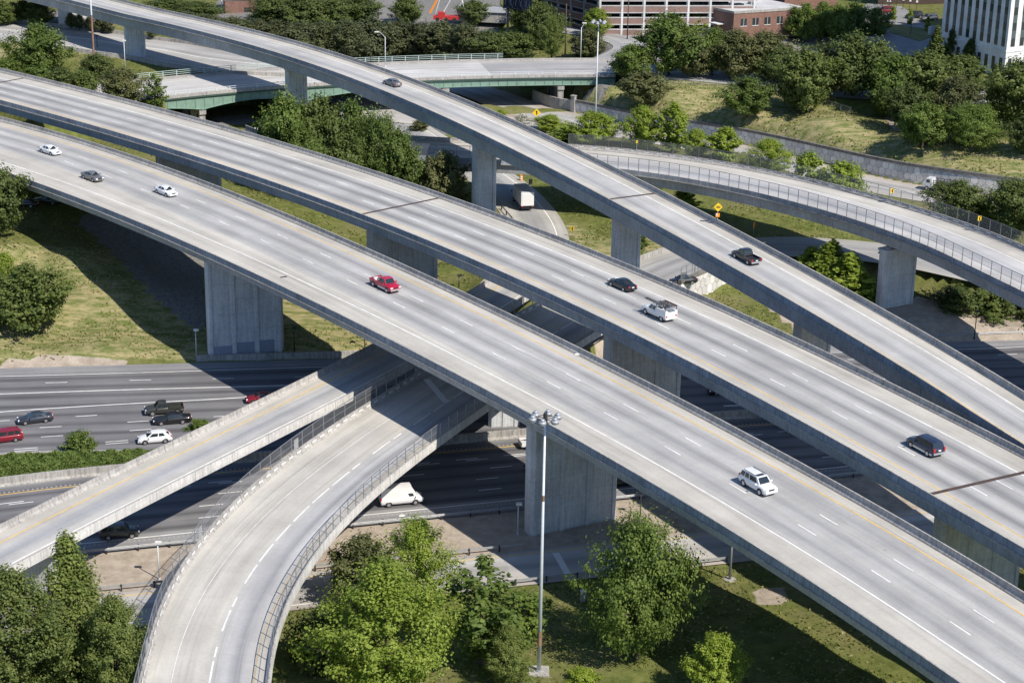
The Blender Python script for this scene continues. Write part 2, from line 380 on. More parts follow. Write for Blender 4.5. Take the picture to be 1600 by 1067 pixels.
def wall_pier(root, a, vec, z0, z1, thick=2.0, bays=3, batter=0., label=None):
    """wall pier: a = left end on the viewer's side, vec = along the face"""
    L = math.hypot(*vec); e = np.array([vec[0] / L, vec[1] / L]); nb = np.array([-e[1], e[0]])     # back direction
    def P(x, y): return tuple(np.array(a[:2]) + e * x + nb * y)
    ch, rec, rib = .45, .16, .55
    pts = [(0, ch), (ch * .8, 0)]
    bw = (L - 1.6 - rib * (bays - 1)) / bays; x = .8
    for k in range(bays):
        pts += [(x, 0), (x + .06, rec), (x + bw - .06, rec), (x + bw, 0)]; x += bw + rib
    pts += [(L - ch * .8, 0), (L, ch), (L, thick - ch), (L - ch * .8, thick), (ch * .8, thick), (0, thick - ch)]
    mb = MB(); O = [P(*p) for p in pts]; mb.prism(O, z0, z1 - .5)
    cap = [P(.0, -.06), P(L, -.06), P(L + .1, thick / 2), P(L, thick + .06), P(0, thick + .06), P(-.1, thick / 2)]
    mb.prism(cap, z1 - .52, z1 - .12)
    for k in range(3):
        x = L * (k + .5) / 3; c = P(x, thick / 2); mb.box((c[0], c[1], z1 - .06), (.9, .9, .5), math.atan2(e[1], e[0]))
    o = mb.build('pier', M['pier'], root, fix=True)
    return o, P, L
def marks_each(root, path, u, q0, mat='white', name='lane_dash', w=.16, ln=3.05, gap=9.15):
    q = q0
    while q + ln < path.L:
        m_ = MB(); sweep(m_, path, [(u + w / 2, .012), (u - w / 2, .012)], q, q + ln, 1.6, False); m_.build(name, M[mat], root); q += ln + gap
def marks(root, mb, mat, name): return mb.build(name, M[mat], root)

# --- colours across each deck: beige shoulders, grey lanes with darker oil track
bg, gy, dk = (.455, .436, .394), (.418, .414, .402), (.225, .226, .23)
bg2 = (.47, .452, .41)
def lanes(edges, left, right, dkv=dk, mid=gy):
    """edges: line offsets from left (high u) to right (low u)"""
    st = [(left, bg), (edges[0] + .5, bg)]
    for a, b in zip(edges, edges[1:]):
        w = a - b
        st += [(a - .12 * w, mid), (a - .5 * w, dkv), (b + .12 * w, mid)]
    st += [(edges[-1] - .5, bg), (right, bg)]
    return st
# deck A: nearest flyover -------------------------------------------------
uA_W = offs(PA, A_WL, ZA, 2); nt = offs(PA, A_NT, ZA + .85, 2); uA_R = lambda q: nt(q) + .25
mA = road_mat('deck_concrete_worn_in_four_bands', lanes([0, -3.6, -7.2, -10.6], 2.2, -20, (.29, .29, .292)), -20, 2.5)
rA = deck('A', 'concrete_flyover', 'nearest wide concrete flyover, carrying the red pickup and the white SUV', PA, 0, PA.L, 1.75, uA_R, mA, 1.2)
marks(rA, line(PA, 0, .17, 0, PA.L), 'yellow', 'edge_line'); marks(rA, line(PA, uA_W, .2, 0, PA.L), 'white', 'edge_line')
qd, _ = PA.near(un(343 * s3, 730 * s3, ZA))
marks_each(rA, PA, -3.62, qd % 12.2); qd2, _ = PA.near(un(628 * s3, 880 * s3, ZA)); marks_each(rA, PA, -7.25, qd2 % 12.2)
wp, Pf, L = wall_pier(rA, un(326, 557, .7), (11.3, 2.9), -.6, ZA - 1.2, 2.2)
pp = MB(); zz = (1.0, 2.45)
for x0, x1, zt in ((.85, 3.7, 2.2), (4.3, 7.1, 2.6), (7.7, 10.2, 2.75)):
    a_, b_ = Pf(x0, .13), Pf(x1, .13); c_, d_ = Pf(x1, .3), Pf(x0, .3); pp.prism([a_, b_, c_, d_], .75, zt)
pp.build('paint_patch', M['paintpatch'], wp)
wall_pier(rA, un(830, 838, 0), (11.0, 5.9), -.6, ZA - 1.2, 2.3)
rA2 = un(1700, 1005, ZA); 
# deck B ------------------------------------------------------------------
uB_R = -13.45
mB = road_mat('deck_concrete_worn_in_three_bands', lanes([0, -3.66, -7.32, -10.98], 3.5, -14), -14, 3.6)
rB = deck('B', 'concrete_flyover', 'middle three lane concrete flyover with two rusty expansion joints, behind the nearest one', PB, 0, PB.L, 3.3, uB_R, mB, 1.65)
marks(rB, line(PB, 0, .2, 0, PB.L), 'white', 'edge_line'); marks(rB, line(PB, -10.98, .15, 0, PB.L), 'yellow', 'edge_line')
qd, _ = PB.near(un(1060 + 250 * s3, 350 + 558 * s3, ZB)); qd2, _ = PB.near(un(1060 + 155 * s3, 350 + 580 * s3, ZB))
marks_each(rB, PB, -3.66, qd % 12.2); marks_each(rB, PB, -7.32, qd2 % 12.2)
for p in ((627, 322), (1535, 753), (18, 126)): expansion('B', p, ZB)
for (px, py) in ((247, 246), (579, 364), (953, 527), (1477, 803)):
    a = un(px, py, ZB - 2.5); wall_pier(rB, (a[0], a[1]), (10.6, 5.2), -1.5, ZB - 1.65, 2.2)
# deck D: the slim ramp on top ----------------------------------------------
ntD = offs(PD, D_NT, lambda x: dz(x) + .85, 3); uD_R = lambda q: ntD(q) + .25
mD = road_mat('ramp_concrete_worn_in_one_band', [(2.8, bg), (.4, bg), (-.6, gy), (-2.4, (.42, .418, .412)), (-3.6, (.30, .302, .308)), (-4.6, gy), (-5.8, bg), (-9, bg)], -9, 3)
rD = deck('D', 'concrete_flyover', 'slim one lane flyover ramp sweeping down from the top left corner', PD, 0, PD.L, 2.15, uD_R, mD, 2.3)
marks(rD, line(PD, 0, .2, 0, PD.L), 'white', 'edge_line'); marks(rD, line(PD, lambda q: uD_R(q) + 1.0, .15, 0, PD.L), 'yellow', 'edge_line')
expansion('D', (990, 303), dz(990))
for (px, py, v, z0) in ((195, 43, (4.4, 1.6), 5), (448, 112, (4.2, 1.7), 3), (743, 227, (4.0, 1.8), 3.0), (963.5, 338, (4.4, 2.0), 3.5), (1250, 508, (5.2, 2.6), 1.2)):
    a = un(px, py, dz(px) - 2.8); wall_pier(rD, (a[0], a[1]), v, z0 - 1, dz(px) - 2.3, 2.0, 1)
# deck E: right ramp with chain link ------------------------------------------
mE = road_mat('ramp_concrete_with_wide_shoulder', [(.6, bg2), (-4.2, bg2), (-5.2, (.46, .455, .45)), (-7.6, (.42, .42, .425)), (-9, (.33, .335, .35)), (-10.2, (.44, .44, .445)), (-12, (.50, .49, .47)), (-15.5, (.50, .485, .46))], -15.6, .6)
rE = deck('E', 'concrete_flyover', 'curved pale concrete ramp at right with wire fencing on both of its parapets', PE, 0, PE.L, -.45, -14.3, mE, 1.9, par_h=.8)
marks(rE, line(PE, -4.5, .2, 0, PE.L), 'white', 'edge_line'); marks(rE, line(PE, -13.2, .15, 0, PE.L), 'yellowfade', 'edge_line')
a = un(1384.5, 391, ZE - 1.9); wall_pier(rE, (a[0], a[1]), (6.2, 3.4), -1.5, ZE - 1.9, 2.0, 1)
a = un(618, 262, ZE - 2.4); wall_pier(rE, (a[0], a[1]), (6.2, -.8), 2, ZE - 2.4, 1.8, 1)
# painted dashes on the inner face of the far parapet (reflective panels)
q = 8.; d = MB()
while q < PE.L: sweep(d, PE, [(-.45 + .04 + .155, .42), (-.45 + .04 + .175, .58)], q, q + 1.1, 1.1, False); d.build('reflector_panel', M['plate'], rE); d = MB(); q += 2.6
# ramps F and G, the low bridges ------------------------------------------------
mF = road_mat('low_ramp_concrete', [(2.2, bg), (-.4, bg), (-1.2, gy), (-2.5, (.31, .315, .33)), (-3.8, gy), (-5.4, bg), (-7, bg)], -7, 2.3)
rF = deck('F', 'concrete_ramp_bridge', 'narrow straight low ramp bridge at left crossing the dark motorway, left of the curved one', PF, 0, PF.L, 1.75, -6.1, mF, 1.2, girder_mat='fresh', ledge=False, outer='fresh', inset=1.5)
marks(rF, line(PF, 0, .17, 0, PF.L), 'yellow', 'edge_line'); marks(rF, line(PF, -4.85, .2, 0, PF.L), 'white', 'edge_line')
glo = offs(PG, G_L, ZG + .6, 2); uG_L = lambda q: glo(q) - .15
mG = road_mat('curved_ramp_concrete', [(8.5, bg2), (4.0, bg2), (3.6, (.44, .425, .395)), (.6, bg2), (-.3, gy), (-1.6, (.40, .40, .405)), (-2.5, (.27, .275, .285)), (-3.4, (.42, .42, .42)), (-4.6, bg), (-6.2, bg)], -6.3, 8.6)
rG = deck('G', 'concrete_ramp_bridge', 'broad curved low ramp bridge sweeping down to the bottom edge, wire fence along both sides', PG, 0, PG.L, uG_L, -5.5, mG, 1.3, girder_mat='fresh', ledge=False, outer='fresh', inset=1.9)
marks(rG, line(PG, -4.35, .13, 0, PG.L), 'yellowfade', 'edge_line'); marks(rG, line(PG, lambda q: 3.75, .06, 0, PG.L), 'white', 'seam_line')
q = 3.; d = MB()
while q < PG.L - 6: sweep(d, PG, [(.09, .012), (-.09, .012)], q, q + (4.6 if int(q * 7) % 5 else 2.1), 1.5, False); d.build('edge_line_dash', M['white'], rG); d = MB(); q += 5.4
q = 3.; d = MB()
while q < PG.L: sweep(d, PG, lambda s_: [(uG_L(s_) + .155, .40), (uG_L(s_) + .19, .60)], q, q + 1.0, 1., False); d.build('reflector_panel', M['plate'], rG); d = MB(); q += 1.9
for (p0, p1) in (((666, 592), (697, 628)),):     # wide cross bars painted / patched on the deck
    a, b = un(*p0, ZG + .014), un(*p1, ZG + .014); t = (b - a) / np.linalg.norm(b - a); nn = np.array([-t[1], t[0], 0]) * .45
    MB().quad(a - nn, b - nn, b + nn, a + nn).build('stop_bar', M['plate'], rG)
wall_pier(rG, un(764, 668, 0), (4.4, .6), -.4, ZG - 1.45, 1.6, 2)
a = PG.pt(PG.near(un(470, 1000, ZG))[0], 3.5); wall_pier(rG, (a[0], a[1]), (3, -2), -1, ZG - 1.45, 1.4, 1)
a = PF.pt(PF.near(un(60, 850, ZG))[0], -1); wall_pier(rF, (a[0], a[1]), (4, -1), -1, ZG - 1.35, 1.4, 1)

# green girder bridge J --------------------------------------------------------
rJ = empty('girder_bridge', (0, 0, 0), 0, 'road bridge with a haunched green steel girder and pale railings, behind the flyovers', 'bridge')
WJ = 18.6
mJ = road_mat('street_concrete', [(19, (.42, .38, .34)), (16.4, (.42, .38, .34)), (16.2, (.45, .44, .42)), (12, (.47, .465, .455)), (6, (.49, .485, .475)), (.5, (.46, .45, .43))], 0, 19, joint=4.5)
sweep(MB(), PJ, [(WJ, 0), (.3, 0)], 0, PJ.L, 2., False).build('roadway', mJ, rJ)
sweep(MB(), PJ, [(WJ, .02), (WJ, .18), (WJ - 2.2, .18), (WJ - 2.25, .01)], 0, PJ.L, 2.).build('pavement', M['conc'], rJ, fix=True)
sweep(MB(), PJ, [(WJ + .2, -.02), (WJ + .2, -.4), (-.25, -.4), (-.25, .0), (-.25, .2), (.3, .2), (.3, -.02)], 0, PJ.L, 2.).build('deck_slab', M['para'], rJ, fix=True)
qp = [PJ.near(un(340, 160, ZJ))[0], PJ.near(un(505, 150, ZJ))[0], PJ.near(un(885, 130, ZJ))[0]]
def jd(q): return 1.75 + sum(1.35 * max(0, 1 - abs(q - c) / 15.) ** 2 for c in qp[:2])
for u in (.15, 4.8, 9.4, 14., WJ - .4):
    g = MB(); sweep(g, PJ, lambda q: [(u + .18, -.42), (u - .02, -.42), (u - .02, -.42 - jd(q)), (u + .18, -.42 - jd(q))], 0, PJ.L, 2.)
    if u < 1:
        q = 1.
        while q < PJ.L: sweep(g, PJ, lambda s_: [(u - .02, -.42), (u - .14, -.42), (u - .14, -.4 - jd(s_)), (u - .02, -.4 - jd(s_))], q, q + .07, .07); q += 2.1
        sweep(g, PJ, lambda s_: [(u, -.40 - jd(s_)), (u - .26, -.40 - jd(s_)), (u - .26, -.48 - jd(s_)), (u, -.48 - jd(s_))], 0, PJ.L, 2.)
    g.build('steel_girder', M['green'], rJ, fix=True)
sweep(MB(), PJ, [(-.06, -.38), (-.28, -.38), (-.28, -.72), (-.06, -.72)], 0, PJ.L, 2.).build('edge_beam', M['greendark'], rJ, fix=True)
def railing(path, u, q0, q1, z, name, label, mat, h=1.1, bays=3.6, rails=3, root=None):
    r = empty(name, path.pt((q0 + q1) / 2, u, z), 0, label, 'railing'); off = Vector(r.location)
    def B(mb, nm):
        o = mb.build(nm, mat, r); o.matrix_parent_inverse = Matrix.Translation(-off); return o
    for k in range(rails):
        zz = z + h * (k + 1) / rails
        B(sweep(MB(), path, [(u - .04, zz - .1), (u + .04, zz - .1), (u + .04, zz), (u - .04, zz)], q0, q1, 2.5), 'rail')
    q = q0 + .1
    while q < q1:
        p, t, n = path.at(q); c = p + n * u; B(MB().box((c[0], c[1], p[2] + z + h / 2), (.16, .16, h), math.atan2(t[1], t[0])), 'post'); q += bays
    return r
railing(PJ, .1, 0, PJ.L, .2, 'bridge_railing', 'low pale railing along the near edge of the green girder bridge', M['white_metal'], .85, 3.1, 2)
railing(PJ, WJ - .1, 0, PJ.near(un(805, 118, ZJ))[0], .2, 'bridge_railing', 'pale green three bar railing along the far side of the green girder bridge', M['pale_green'], 1.25, 2.9, 3)
# piers of J: columns under a cross beam
for qq in (qp[2], PJ.near(un(700, 125, ZJ))[0], qp[0], qp[1]):
    p, t, n = PJ.at(qq)
    mb = MB(); ang = math.atan2(n[1], n[0])
    for k in range(4):
        c = p + n * (1.0 + k * 5.4); mb.box((c[0], c[1], 5.6), (1.1, 1.3, 7.6), ang)
    c = p + n * 9.2; mb.box((c[0], c[1], ZJ - .42 - jd(qq) - .62), (18.2, 1.5, 1.1), ang)
    mb.build('pier', M['conc'], rJ, fix=True)

# ------------------------------------------------------------------ ground-level roads
PFx = spline([(800, 445, 5.9), (836, 403, 5.0), (842, 372, 4.6), (830, 340, 4.5), (802, 306, 4.5), (762, 274, 4.5), (715, 247, 4.5), (660, 216, 4.5), (612, 187, 4.5), (555, 160, 4.5), (470, 130, 4.6)], 0, 4, 20)
PGx = spline([(897, 509, 6.35), (965, 462, 5.9), (1035, 424, 5.5), (1112, 398, 5.2), (1205, 386, 5.0), (1300, 388, 4.9), (1420, 402, 4.8), (1560, 432, 4.7)], 0, 10, 120)
PS = spline([(700, 128, 4.6), (760, 148, 4.6), (830, 174, 4.6), (886, 185, 4.7), (980, 206, 4.8), (1148, 236, 5.0), (1347, 284, 5.3), (1465, 306, 5.5), (1600, 326, 5.6)], 0, 30, 60)
PS2 = spline([(565, 172, 4.585), (640, 182, 4.585), (700, 186, 4.585), (760, 188, 4.585), (810, 194, 4.585), (850, 202, 4.585)], 0, 6, 4)
PK = spline([(0, 48, 12.4), (130, 63, 11.8), (193, 73, 11.6), (252, 81, 11.6), (310, 92, 11.8), (375, 100, 12.1), (440, 104, 12.28), (520, 104, 12.28)], 0, 60, 4)
PX = spline([(800, 107, 12.33), (930, 104, 12.34), (1040, 112, 12.5), (1150, 122, 12.6), (1300, 140, 13.), (1480, 150, 13.4), (1600, 150, 13.6)], 0, 6, 60)
PY = spline([(930, 104, 12.37), (975, 84, 12.1), (985, 72, 12.2), (960, 60, 12.3), (920, 52, 12.4)], 0, 0, 20)
ROADS = [(PFx, 5.8, 2, 5), (PGx, 5.3, 6, .9), (PS, 6.0, 3, 2.5), (PS2, 10., 3, 3, 3.5), (PK, 11.0, 6, 6), (PX, 7.5, 6, 5), (PJ, 10, 3, 3, 9.4), (PY, 4.5, 4, 4)]

# motorway limits (straight lines in plan)
def y_far(x): return 282.5 + .132 * x
def y_near(x): return 201.8 + .28 * x
def y_med(x): return 257.4 + .2 * (x - 30) if x > 30 else 249.1 + .277 * x - (.0033 * (x + 50) ** 2 if x < -50 else 0)
def hedge_w(x): return 4.2 + .25 * min(max(0., -46 - x), 22.)

NE = [un(*p, 0) for p in [(169, 848), (293, 834), (567, 801), (823, 776), (985, 760), (1283, 737)]]
cN = np.polyfit([p[0] for p in NE], [p[1] for p in NE], 1)
HY = [un(*p, 0) for p in [(209, 930), (797, 865), (1063, 840), (1119, 836)]]
cY = np.polyfit([p[0] for p in HY], [p[1] for p in HY], 1)
def y_ne0(x): return np.polyval(cN, x)
def y_hy0(x): return np.polyval(cY, x)
# ------------------------------------------------------------------ terrain
CTRL = [(100, 535, 1.0), (260, 535, 1.0), (100, 400, 7.6), (30, 300, 10.5), (330, 330, 6.5), (200, 300, 9.5), (200, 420, 5.4), (0, 380, 9.5), (320, 235, 6.5), (60, 460, 3.2), (300, 430, 3.2), (500, 540, 1.0), (560, 480, 2.0),
        (60, 122, 9.), (208, 104, 9.8), (110, 90, 10.8), (250, 117, 9.5), (20, 100, 11.), (330, 118, 11.0), (60, 70, 11.5), (700, 150, 4.4), (740, 146, 4.4), (790, 158, 4.4), (850, 150, 5.0), (650, 140, 4.4), (800, 140, 4.4), (600, 150, 4.4),
        (500, 190, 4.4), (400, 175, 4.4), (350, 190, 4.4), (560, 230, 4.3), (450, 250, 4.), (560, 300, 3.6), (690, 330, 4.2), (640, 410, 3.2), (700, 425, 4.2), (730, 440, 4.4),
        (920, 360, 4.5), (870, 290, 5.), (1000, 370, 4.8), (950, 280, 5.), (1250, 345, 5.2), (1150, 325, 5.2), (1400, 330, 5.4), (1050, 230, 5.), (1300, 275, 5.4), (1500, 330, 5.5), (930, 215, 5.0),
        (1215, 490, 1.4), (1250, 510, .8), (1170, 472, 1.3), (1130, 490, 1.2), (1100, 500, 1.), (1200, 468, 1.6), (1150, 462, 1.5), (1400, 455, 2.2), (1480, 470, 1.6), (1560, 500, .8), (1600, 440, 3.2), (1500, 440, 3.5), (1350, 440, 2.6),
        (900, 155, 8.0), (990, 172, 8.2), (1100, 190, 8.4), (1250, 222, 8.6), (1400, 250, 9.0), (1590, 285, 9.2),
        (930, 130, 11.6), (1050, 140, 12.), (1180, 160, 12.2), (1300, 185, 12.2), (1450, 215, 12.), (1590, 225, 12.2),
        (1000, 90, 12.3), (850, 90, 12.0), (1200, 110, 12.9), (1450, 120, 13.3), (1568, 120, 13.5), (700, 60, 12.2), (400, 60, 12.), (300, 25, 12.5), (100, 30, 12.5), (1200, 20, 13), (800, 10, 13), (1590, 20, 14), (20, 5, 12), (400, 5, 13),
        (600, 1000, .5), (850, 1000, .6), (1100, 985, 1.2), (1300, 1000, 1.6), (1180, 905, .5), (100, 1060, .2), (1450, 1064, 2.2), (990, 1030, .8), (1600, 960, 1.5), (400, 1060, .2)]
CP = np.array([un(*c) for c in CTRL])
CP = np.vstack([CP, [[0, 60, 1.], [-200, 60, 1], [200, 60, 2.], [-260, 250, 2], [260, 300, 3], [-300, 480, 12], [300, 480, 13], [0, 700, 14], [-300, 800, 14], [300, 800, 15], [0, 1500, 16], [-1500, 1200, 16], [1500, 1200, 16], [-2500, 300, 8], [2500, 300, 8], [0, -800, 2], [0, 3500, 20]]])
def seg_d(path, X, Y):
    """distance along the normal, for many points: nearest sample"""
    Ps = path.P[::2]; Ns = path.Nn[::2]; best = np.full(X.shape, 1e9); bu = np.zeros(X.shape); bz = np.zeros(X.shape)
    for p, n in zip(Ps, Ns):
        d2 = (X - p[0]) ** 2 + (Y - p[1]) ** 2; k = d2 < best
        best = np.where(k, d2, best); bu = np.where(k, (X - p[0]) * n[0] + (Y - p[1]) * n[1], bu); bz = np.where(k, p[2], bz)
    return np.sqrt(best), bu, bz
def ss(t): t = np.clip(t, 0, 1); return t * t * (3 - 2 * t)
def terrain(X, Y):
    X = np.asarray(X, float); Y = np.asarray(Y, float); num = np.zeros(X.shape); den = np.zeros(X.shape)
    for c in CP:
        w = 1. / (((X - c[0]) ** 2 + (Y - c[1]) ** 2) + 9.) ** 1.6; num += w * c[2]; den += w
    z = num / den
    z = z + .18 * np.sin(X * .31 + 1.3 * np.sin(Y * .17)) * np.sin(Y * .23 + X * .05)
    d = np.maximum(Y - (282.5 + .132 * X + .4), (201.8 + .28 * X - .6) - Y)
    z = np.where(d < 0, -.12, -.12 + (z + .12) * ss(d / np.where(Y > 245 + .2 * X, 3.2, 9.)))
    for r in ROADS:
        path, hw, bl, br = r[:4]; off = r[4] if len(r) > 4 else 0.
        dd, u, rz = seg_d(path, X, Y)
        u = u - off; lat = np.abs(u) - hw; end = np.sqrt(np.maximum(dd ** 2 - (u + off) ** 2, 0))
        lat = np.maximum(lat, end - 2.)
        bw = np.where(u > 0, bl, br)
        k = 1 - ss(lat / bw)
        k = np.where(lat <= 0, 1., k)
        tgt = rz - .10
        if path is PJ: tgt = np.where(X < un(285, 150, 8)[0], rz - .25, 4.35); k = np.where((lat <= 0), 1., k)      # the bridge spans: ground stays low
        z = z * (1 - k) + tgt * k
    return z
def gz(x, y): return float(terrain(np.array([x]), np.array([y]))[0])
def hit(px, py):                                   # where a line of sight meets the ground
    d = ray(px, py); t = np.linspace(95, 720, 1500) / math.hypot(d[0], d[1]) if False else np.linspace(150, 760, 2400)
    X, Y, Z = d[0] * t, d[1] * t, CAMZ + d[2] * t; g = terrain(X, Y); i = np.argmax(Z < g)
    if Z[i] >= g[i]: return un(px, py, 13)
    return np.array([X[i], Y[i], g[i]])
def axis(fine0, fine1, st, lo, hi):
    a = list(np.arange(fine0, fine1 + .01, st)); g = st; v = fine1
    while v < hi: g *= 1.35; v += g; a.append(v)
    g = st; v = fine0
    while v > lo: g *= 1.35; v -= g; a.insert(0, v)
    return np.array(a)
gx = axis(-150, 165, 1.5, -4500, 4500); gy_ = axis(140, 560, 1.5, -900, 7000)
GX, GY = np.meshgrid(gx, gy_); GZ = terrain(GX.ravel(), GY.ravel()).reshape(GX.shape)
def inpoly(px, py, poly):
    ins = np.zeros(px.shape, bool); n = len(poly)
    for i in range(n):
        x0, y0 = poly[i]; x1, y1 = poly[(i + 1) % n]
        c = ((y0 > py) != (y1 > py)) & (px < (x1 - x0) * (py - y0) / (y1 - y0 + 1e-9) + x0); ins ^= c
    return ins
PXX, PYY = proj(GX, GY, GZ); front = GY > 100
zone = np.zeros(GX.shape + (4,), np.float32); zone[..., 3] = 1
def paintz(ch, poly, v=1.): zone[..., ch][inpoly(PXX, PYY, poly) & front] = v
# R bare red-brown earth, G dry grass, B gravel / paving
for poly in ([(0, 560), (190, 562), (190, 575), (0, 580)], [(150, 880), (300, 852), (560, 830), (830, 815), (1060, 788), (1260, 768), (1360, 790), (1110, 832), (830, 852), (560, 882), (150, 925)],
             [(1180, 460), (1380, 478), (1470, 458), (1600, 500), (1600, 535), (1280, 545)], [(1180, 925), (1225, 918), (1230, 940), (1190, 945)], [(1385, 185), (1430, 180), (1450, 200), (1400, 205)], [(940, 520), (1000, 500), (1020, 600), (930, 560)]): paintz(0, poly)
for poly in ([(0, 380), (330, 400), (330, 560), (0, 560)], [(440, 455), (620, 530), (560, 560), (430, 560)], [(890, 130), (1130, 128), (1250, 165), (1400, 190), (1600, 225), (1600, 290), (1400, 262), (1100, 200), (890, 168)], [(890, 350), (960, 380), (960, 410), (900, 390)], [(1000, 340), (1130, 400), (1010, 410)], [(600, 170), (690, 200), (690, 225), (640, 200)], [(0, 60), (40, 70), (120, 75), (140, 85), (0, 90)], [(1480, 490), (1600, 490), (1600, 515), (1500, 515)]): paintz(1, poly)
for poly in ([(150, 318), (328, 322), (322, 520), (285, 500), (215, 430), (130, 350)], [(480, 165), (640, 160), (700, 210), (640, 215), (560, 200)], [(330, 185), (385, 178), (395, 192), (345, 198)], [(930, 150), (985, 118), (960, 118), (900, 150)], [(0, 15), (115, 20), (110, 40), (0, 40)], [(560, -30), (780, -30), (780, 60), (640, 45), (560, 30)], [(900, 58), (1110, 60), (1110, 112), (960, 95), (900, 85)], [(1210, 60), (1380, 60), (1380, 132), (1200, 122)], [(340, -20), (400, -20), (400, 30), (340, 30)], [(430, 100), (560, 95), (560, 60), (420, 80)]): paintz(2, poly)
dirt = (GY < y_ne0(GX) - 2.6) & (GY > y_hy0(GX) + .8) & (GX > -75) & (GX < 80); zone[..., 0][dirt] = 1; zone[..., 1][dirt] = 0; zone[..., 2][dirt] = 0
me = bpy.data.meshes.new('ground'); nx, ny = len(gx), len(gy_)
me.vertices.add(nx * ny); me.vertices.foreach_set('co', np.stack([GX, GY, GZ], -1).astype(np.float32).ravel())
ii = (np.arange(ny - 1)[:, None] * nx + np.arange(nx - 1)[None, :]).ravel(); F = np.stack([ii, ii + 1, ii + nx + 1, ii + nx], 1)
me.loops.add(F.size); me.loops.foreach_set('vertex_index', F.ravel().astype(np.int32)); me.polygons.add(len(F))
me.polygons.foreach_set('loop_start', (np.arange(len(F)) * 4).astype(np.int32)); me.polygons.foreach_set('use_smooth', [True] * len(F)); me.update(calc_edges=True)
ca = me.color_attributes.new('zone', 'FLOAT_COLOR', 'POINT'); ca.data.foreach_set('color', zone.reshape(-1))
m, nt, b = newmat('grass_and_earth'); P = geo_pos(nt)
at = N(nt, 'ShaderNodeAttribute', attribute_name='zone'); sp = N(nt, 'ShaderNodeSeparateColor'); nt.links.new(at.outputs['Color'], sp.inputs[0])
na = noise(nt, P, .09, 6, .65); nb = noise(nt, P, .55, 8, .7); ncc = noise(nt, vmul(nt, P, (.35, 1.1, 1)), .8, 8, .75)
green = mixc(nt, (.085, .105, .026), (.175, .190, .058), ramp(nt, nb, [(.35, 0), (.65, 1)]))
green = mixc(nt, green, (.21, .185, .095), ramp(nt, na, [(.46, 0), (.68, .75)]))
dry = mixc(nt, (.125, .155, .045), (.38, .32, .18), ramp(nt, ncc, [(.42, 0), (.62, 1)]))
def soft(sock, th=.5, amt=.7):
    a = N(nt, 'ShaderNodeMath', operation='MULTIPLY_ADD'); nt.links.new(nb, a.inputs[0]); a.inputs[1].default_value = amt; nt.links.new(sock, a.inputs[2])
    return ramp(nt, a.outputs[0], [(th + .25 * amt, 0), (th + .65 * amt, 1)])
col = mixc(nt, green, dry, soft(sp.outputs[1], .3))
earth = mixc(nt, (.31, .26, .21), (.46, .40, .33), ramp(nt, nb, [(.35, 0), (.65, 1)]))
col = mixc(nt, col, earth, soft(sp.outputs[0], .3, .5))
grav = mixc(nt, (.15, .145, .135), (.27, .262, .25), ramp(nt, noise(nt, P, 1.9, 6, .8), [(.4, 0), (.62, 1)]))
col = mixc(nt, col, grav, soft(sp.outputs[2], .3, .5))
nt.links.new(col, b.inputs['Base Color']); b.inputs['Roughness'].default_value = .95; b.inputs['Specular IOR Level'].default_value = .1
bp = N(nt, 'ShaderNodeBump'); bp.inputs['Strength'].default_value = .7; bp.inputs['Distance'].default_value = .25
nt.links.new(noise(nt, P, 1.8, 8, .75), bp.inputs['Height']); nt.links.new(bp.outputs[0], b.inputs['Normal'])
me.materials.append(m); o = bpy.data.objects.new('ground', me); COL.objects.link(o); tag(o, kind='structure')
# ------------------------------------------------------------------ motorway
def plan_sheet(name, f0, f1, x0, x1, z, mat, nx=120, nv=12):
    """sheet between two lines y=f0(x) (near) and y=f1(x) (far); u = metres from the far edge"""
    mb = MB(); P = []; uv = []; F = []
    for i in range(nx + 1):
        x = x0 + (x1 - x0) * i / nx
        for k in range(nv + 1):
            y = f1(x) + (f0(x) - f1(x)) * k / nv; P.append((x, y, z)); uv.append((f1(x) - y, x))
    for i in range(nx):
        for k in range(nv): a = i * (nv + 1) + k; F.append((a, a + nv + 1, a + nv + 2, a + 1)[::-1])
    mb.add(P, F, uv); o = mb.build(name, mat, None, fix=False); return tag(o, kind='structure')
asp, aspd, aspl = (.172, .172, .180), (.098, .098, .104), (.245, .245, .252)
st = [(0, aspl), (2.6, aspl), (3.4, (.115, .115, .12))]
u = 3.4
while u < 40: st += [(u + .8, asp), (u + 1.83, aspd), (u + 2.9, asp)]; u += 3.66
st = st[:30]
mH = road_mat('motorway_asphalt', st, 0, 40, joint=0, streak=.16)
plan_sheet('motorway', lambda x: y_med(x) + .2, lambda x: y_far(x) + .2, -210, 230, 0., mH)
st = [(0, aspl), (2.0, (.12, .12, .125))]; u = 2.4
while u < 18: st += [(u + .8, asp), (u + 1.83, aspd), (u + 2.9, asp)]; u += 3.66
st += [(20, aspl), (24, aspl)]
mH2 = road_mat('motorway_asphalt_near', st, 0, 26, joint=0, streak=.16)
NE = [un(*p, 0) for p in [(169, 848), (293, 834), (567, 801), (823, 776), (985, 760), (1283, 737)]]
cN = np.polyfit([p[0] for p in NE], [p[1] for p in NE], 1)
def y_ne(x): return np.polyval(cN, x)
plan_sheet('motorway', lambda x: y_ne(x) - 3.2, lambda x: y_med(x) - .2, -210, 230, 0., mH2)
HY = [un(*p, 0) for p in [(209, 930), (797, 865), (1063, 840), (1119, 836)]]
cY = np.polyfit([p[0] for p in HY], [p[1] for p in HY], 1)
def y_hy(x): return np.polyval(cY, x)
mHs = road_mat('slip_road_concrete', [(0, (.36, .31, .26)), (.6, (.42, .40, .37)), (1.2, (.45, .44, .42)), (3., (.46, .45, .435)), (4.6, (.33, .325, .315)), (6., (.42, .41, .39)), (7.4, (.40, .385, .36)), (9.5, (.36, .33, .29))], 0, 10, joint=4.5)
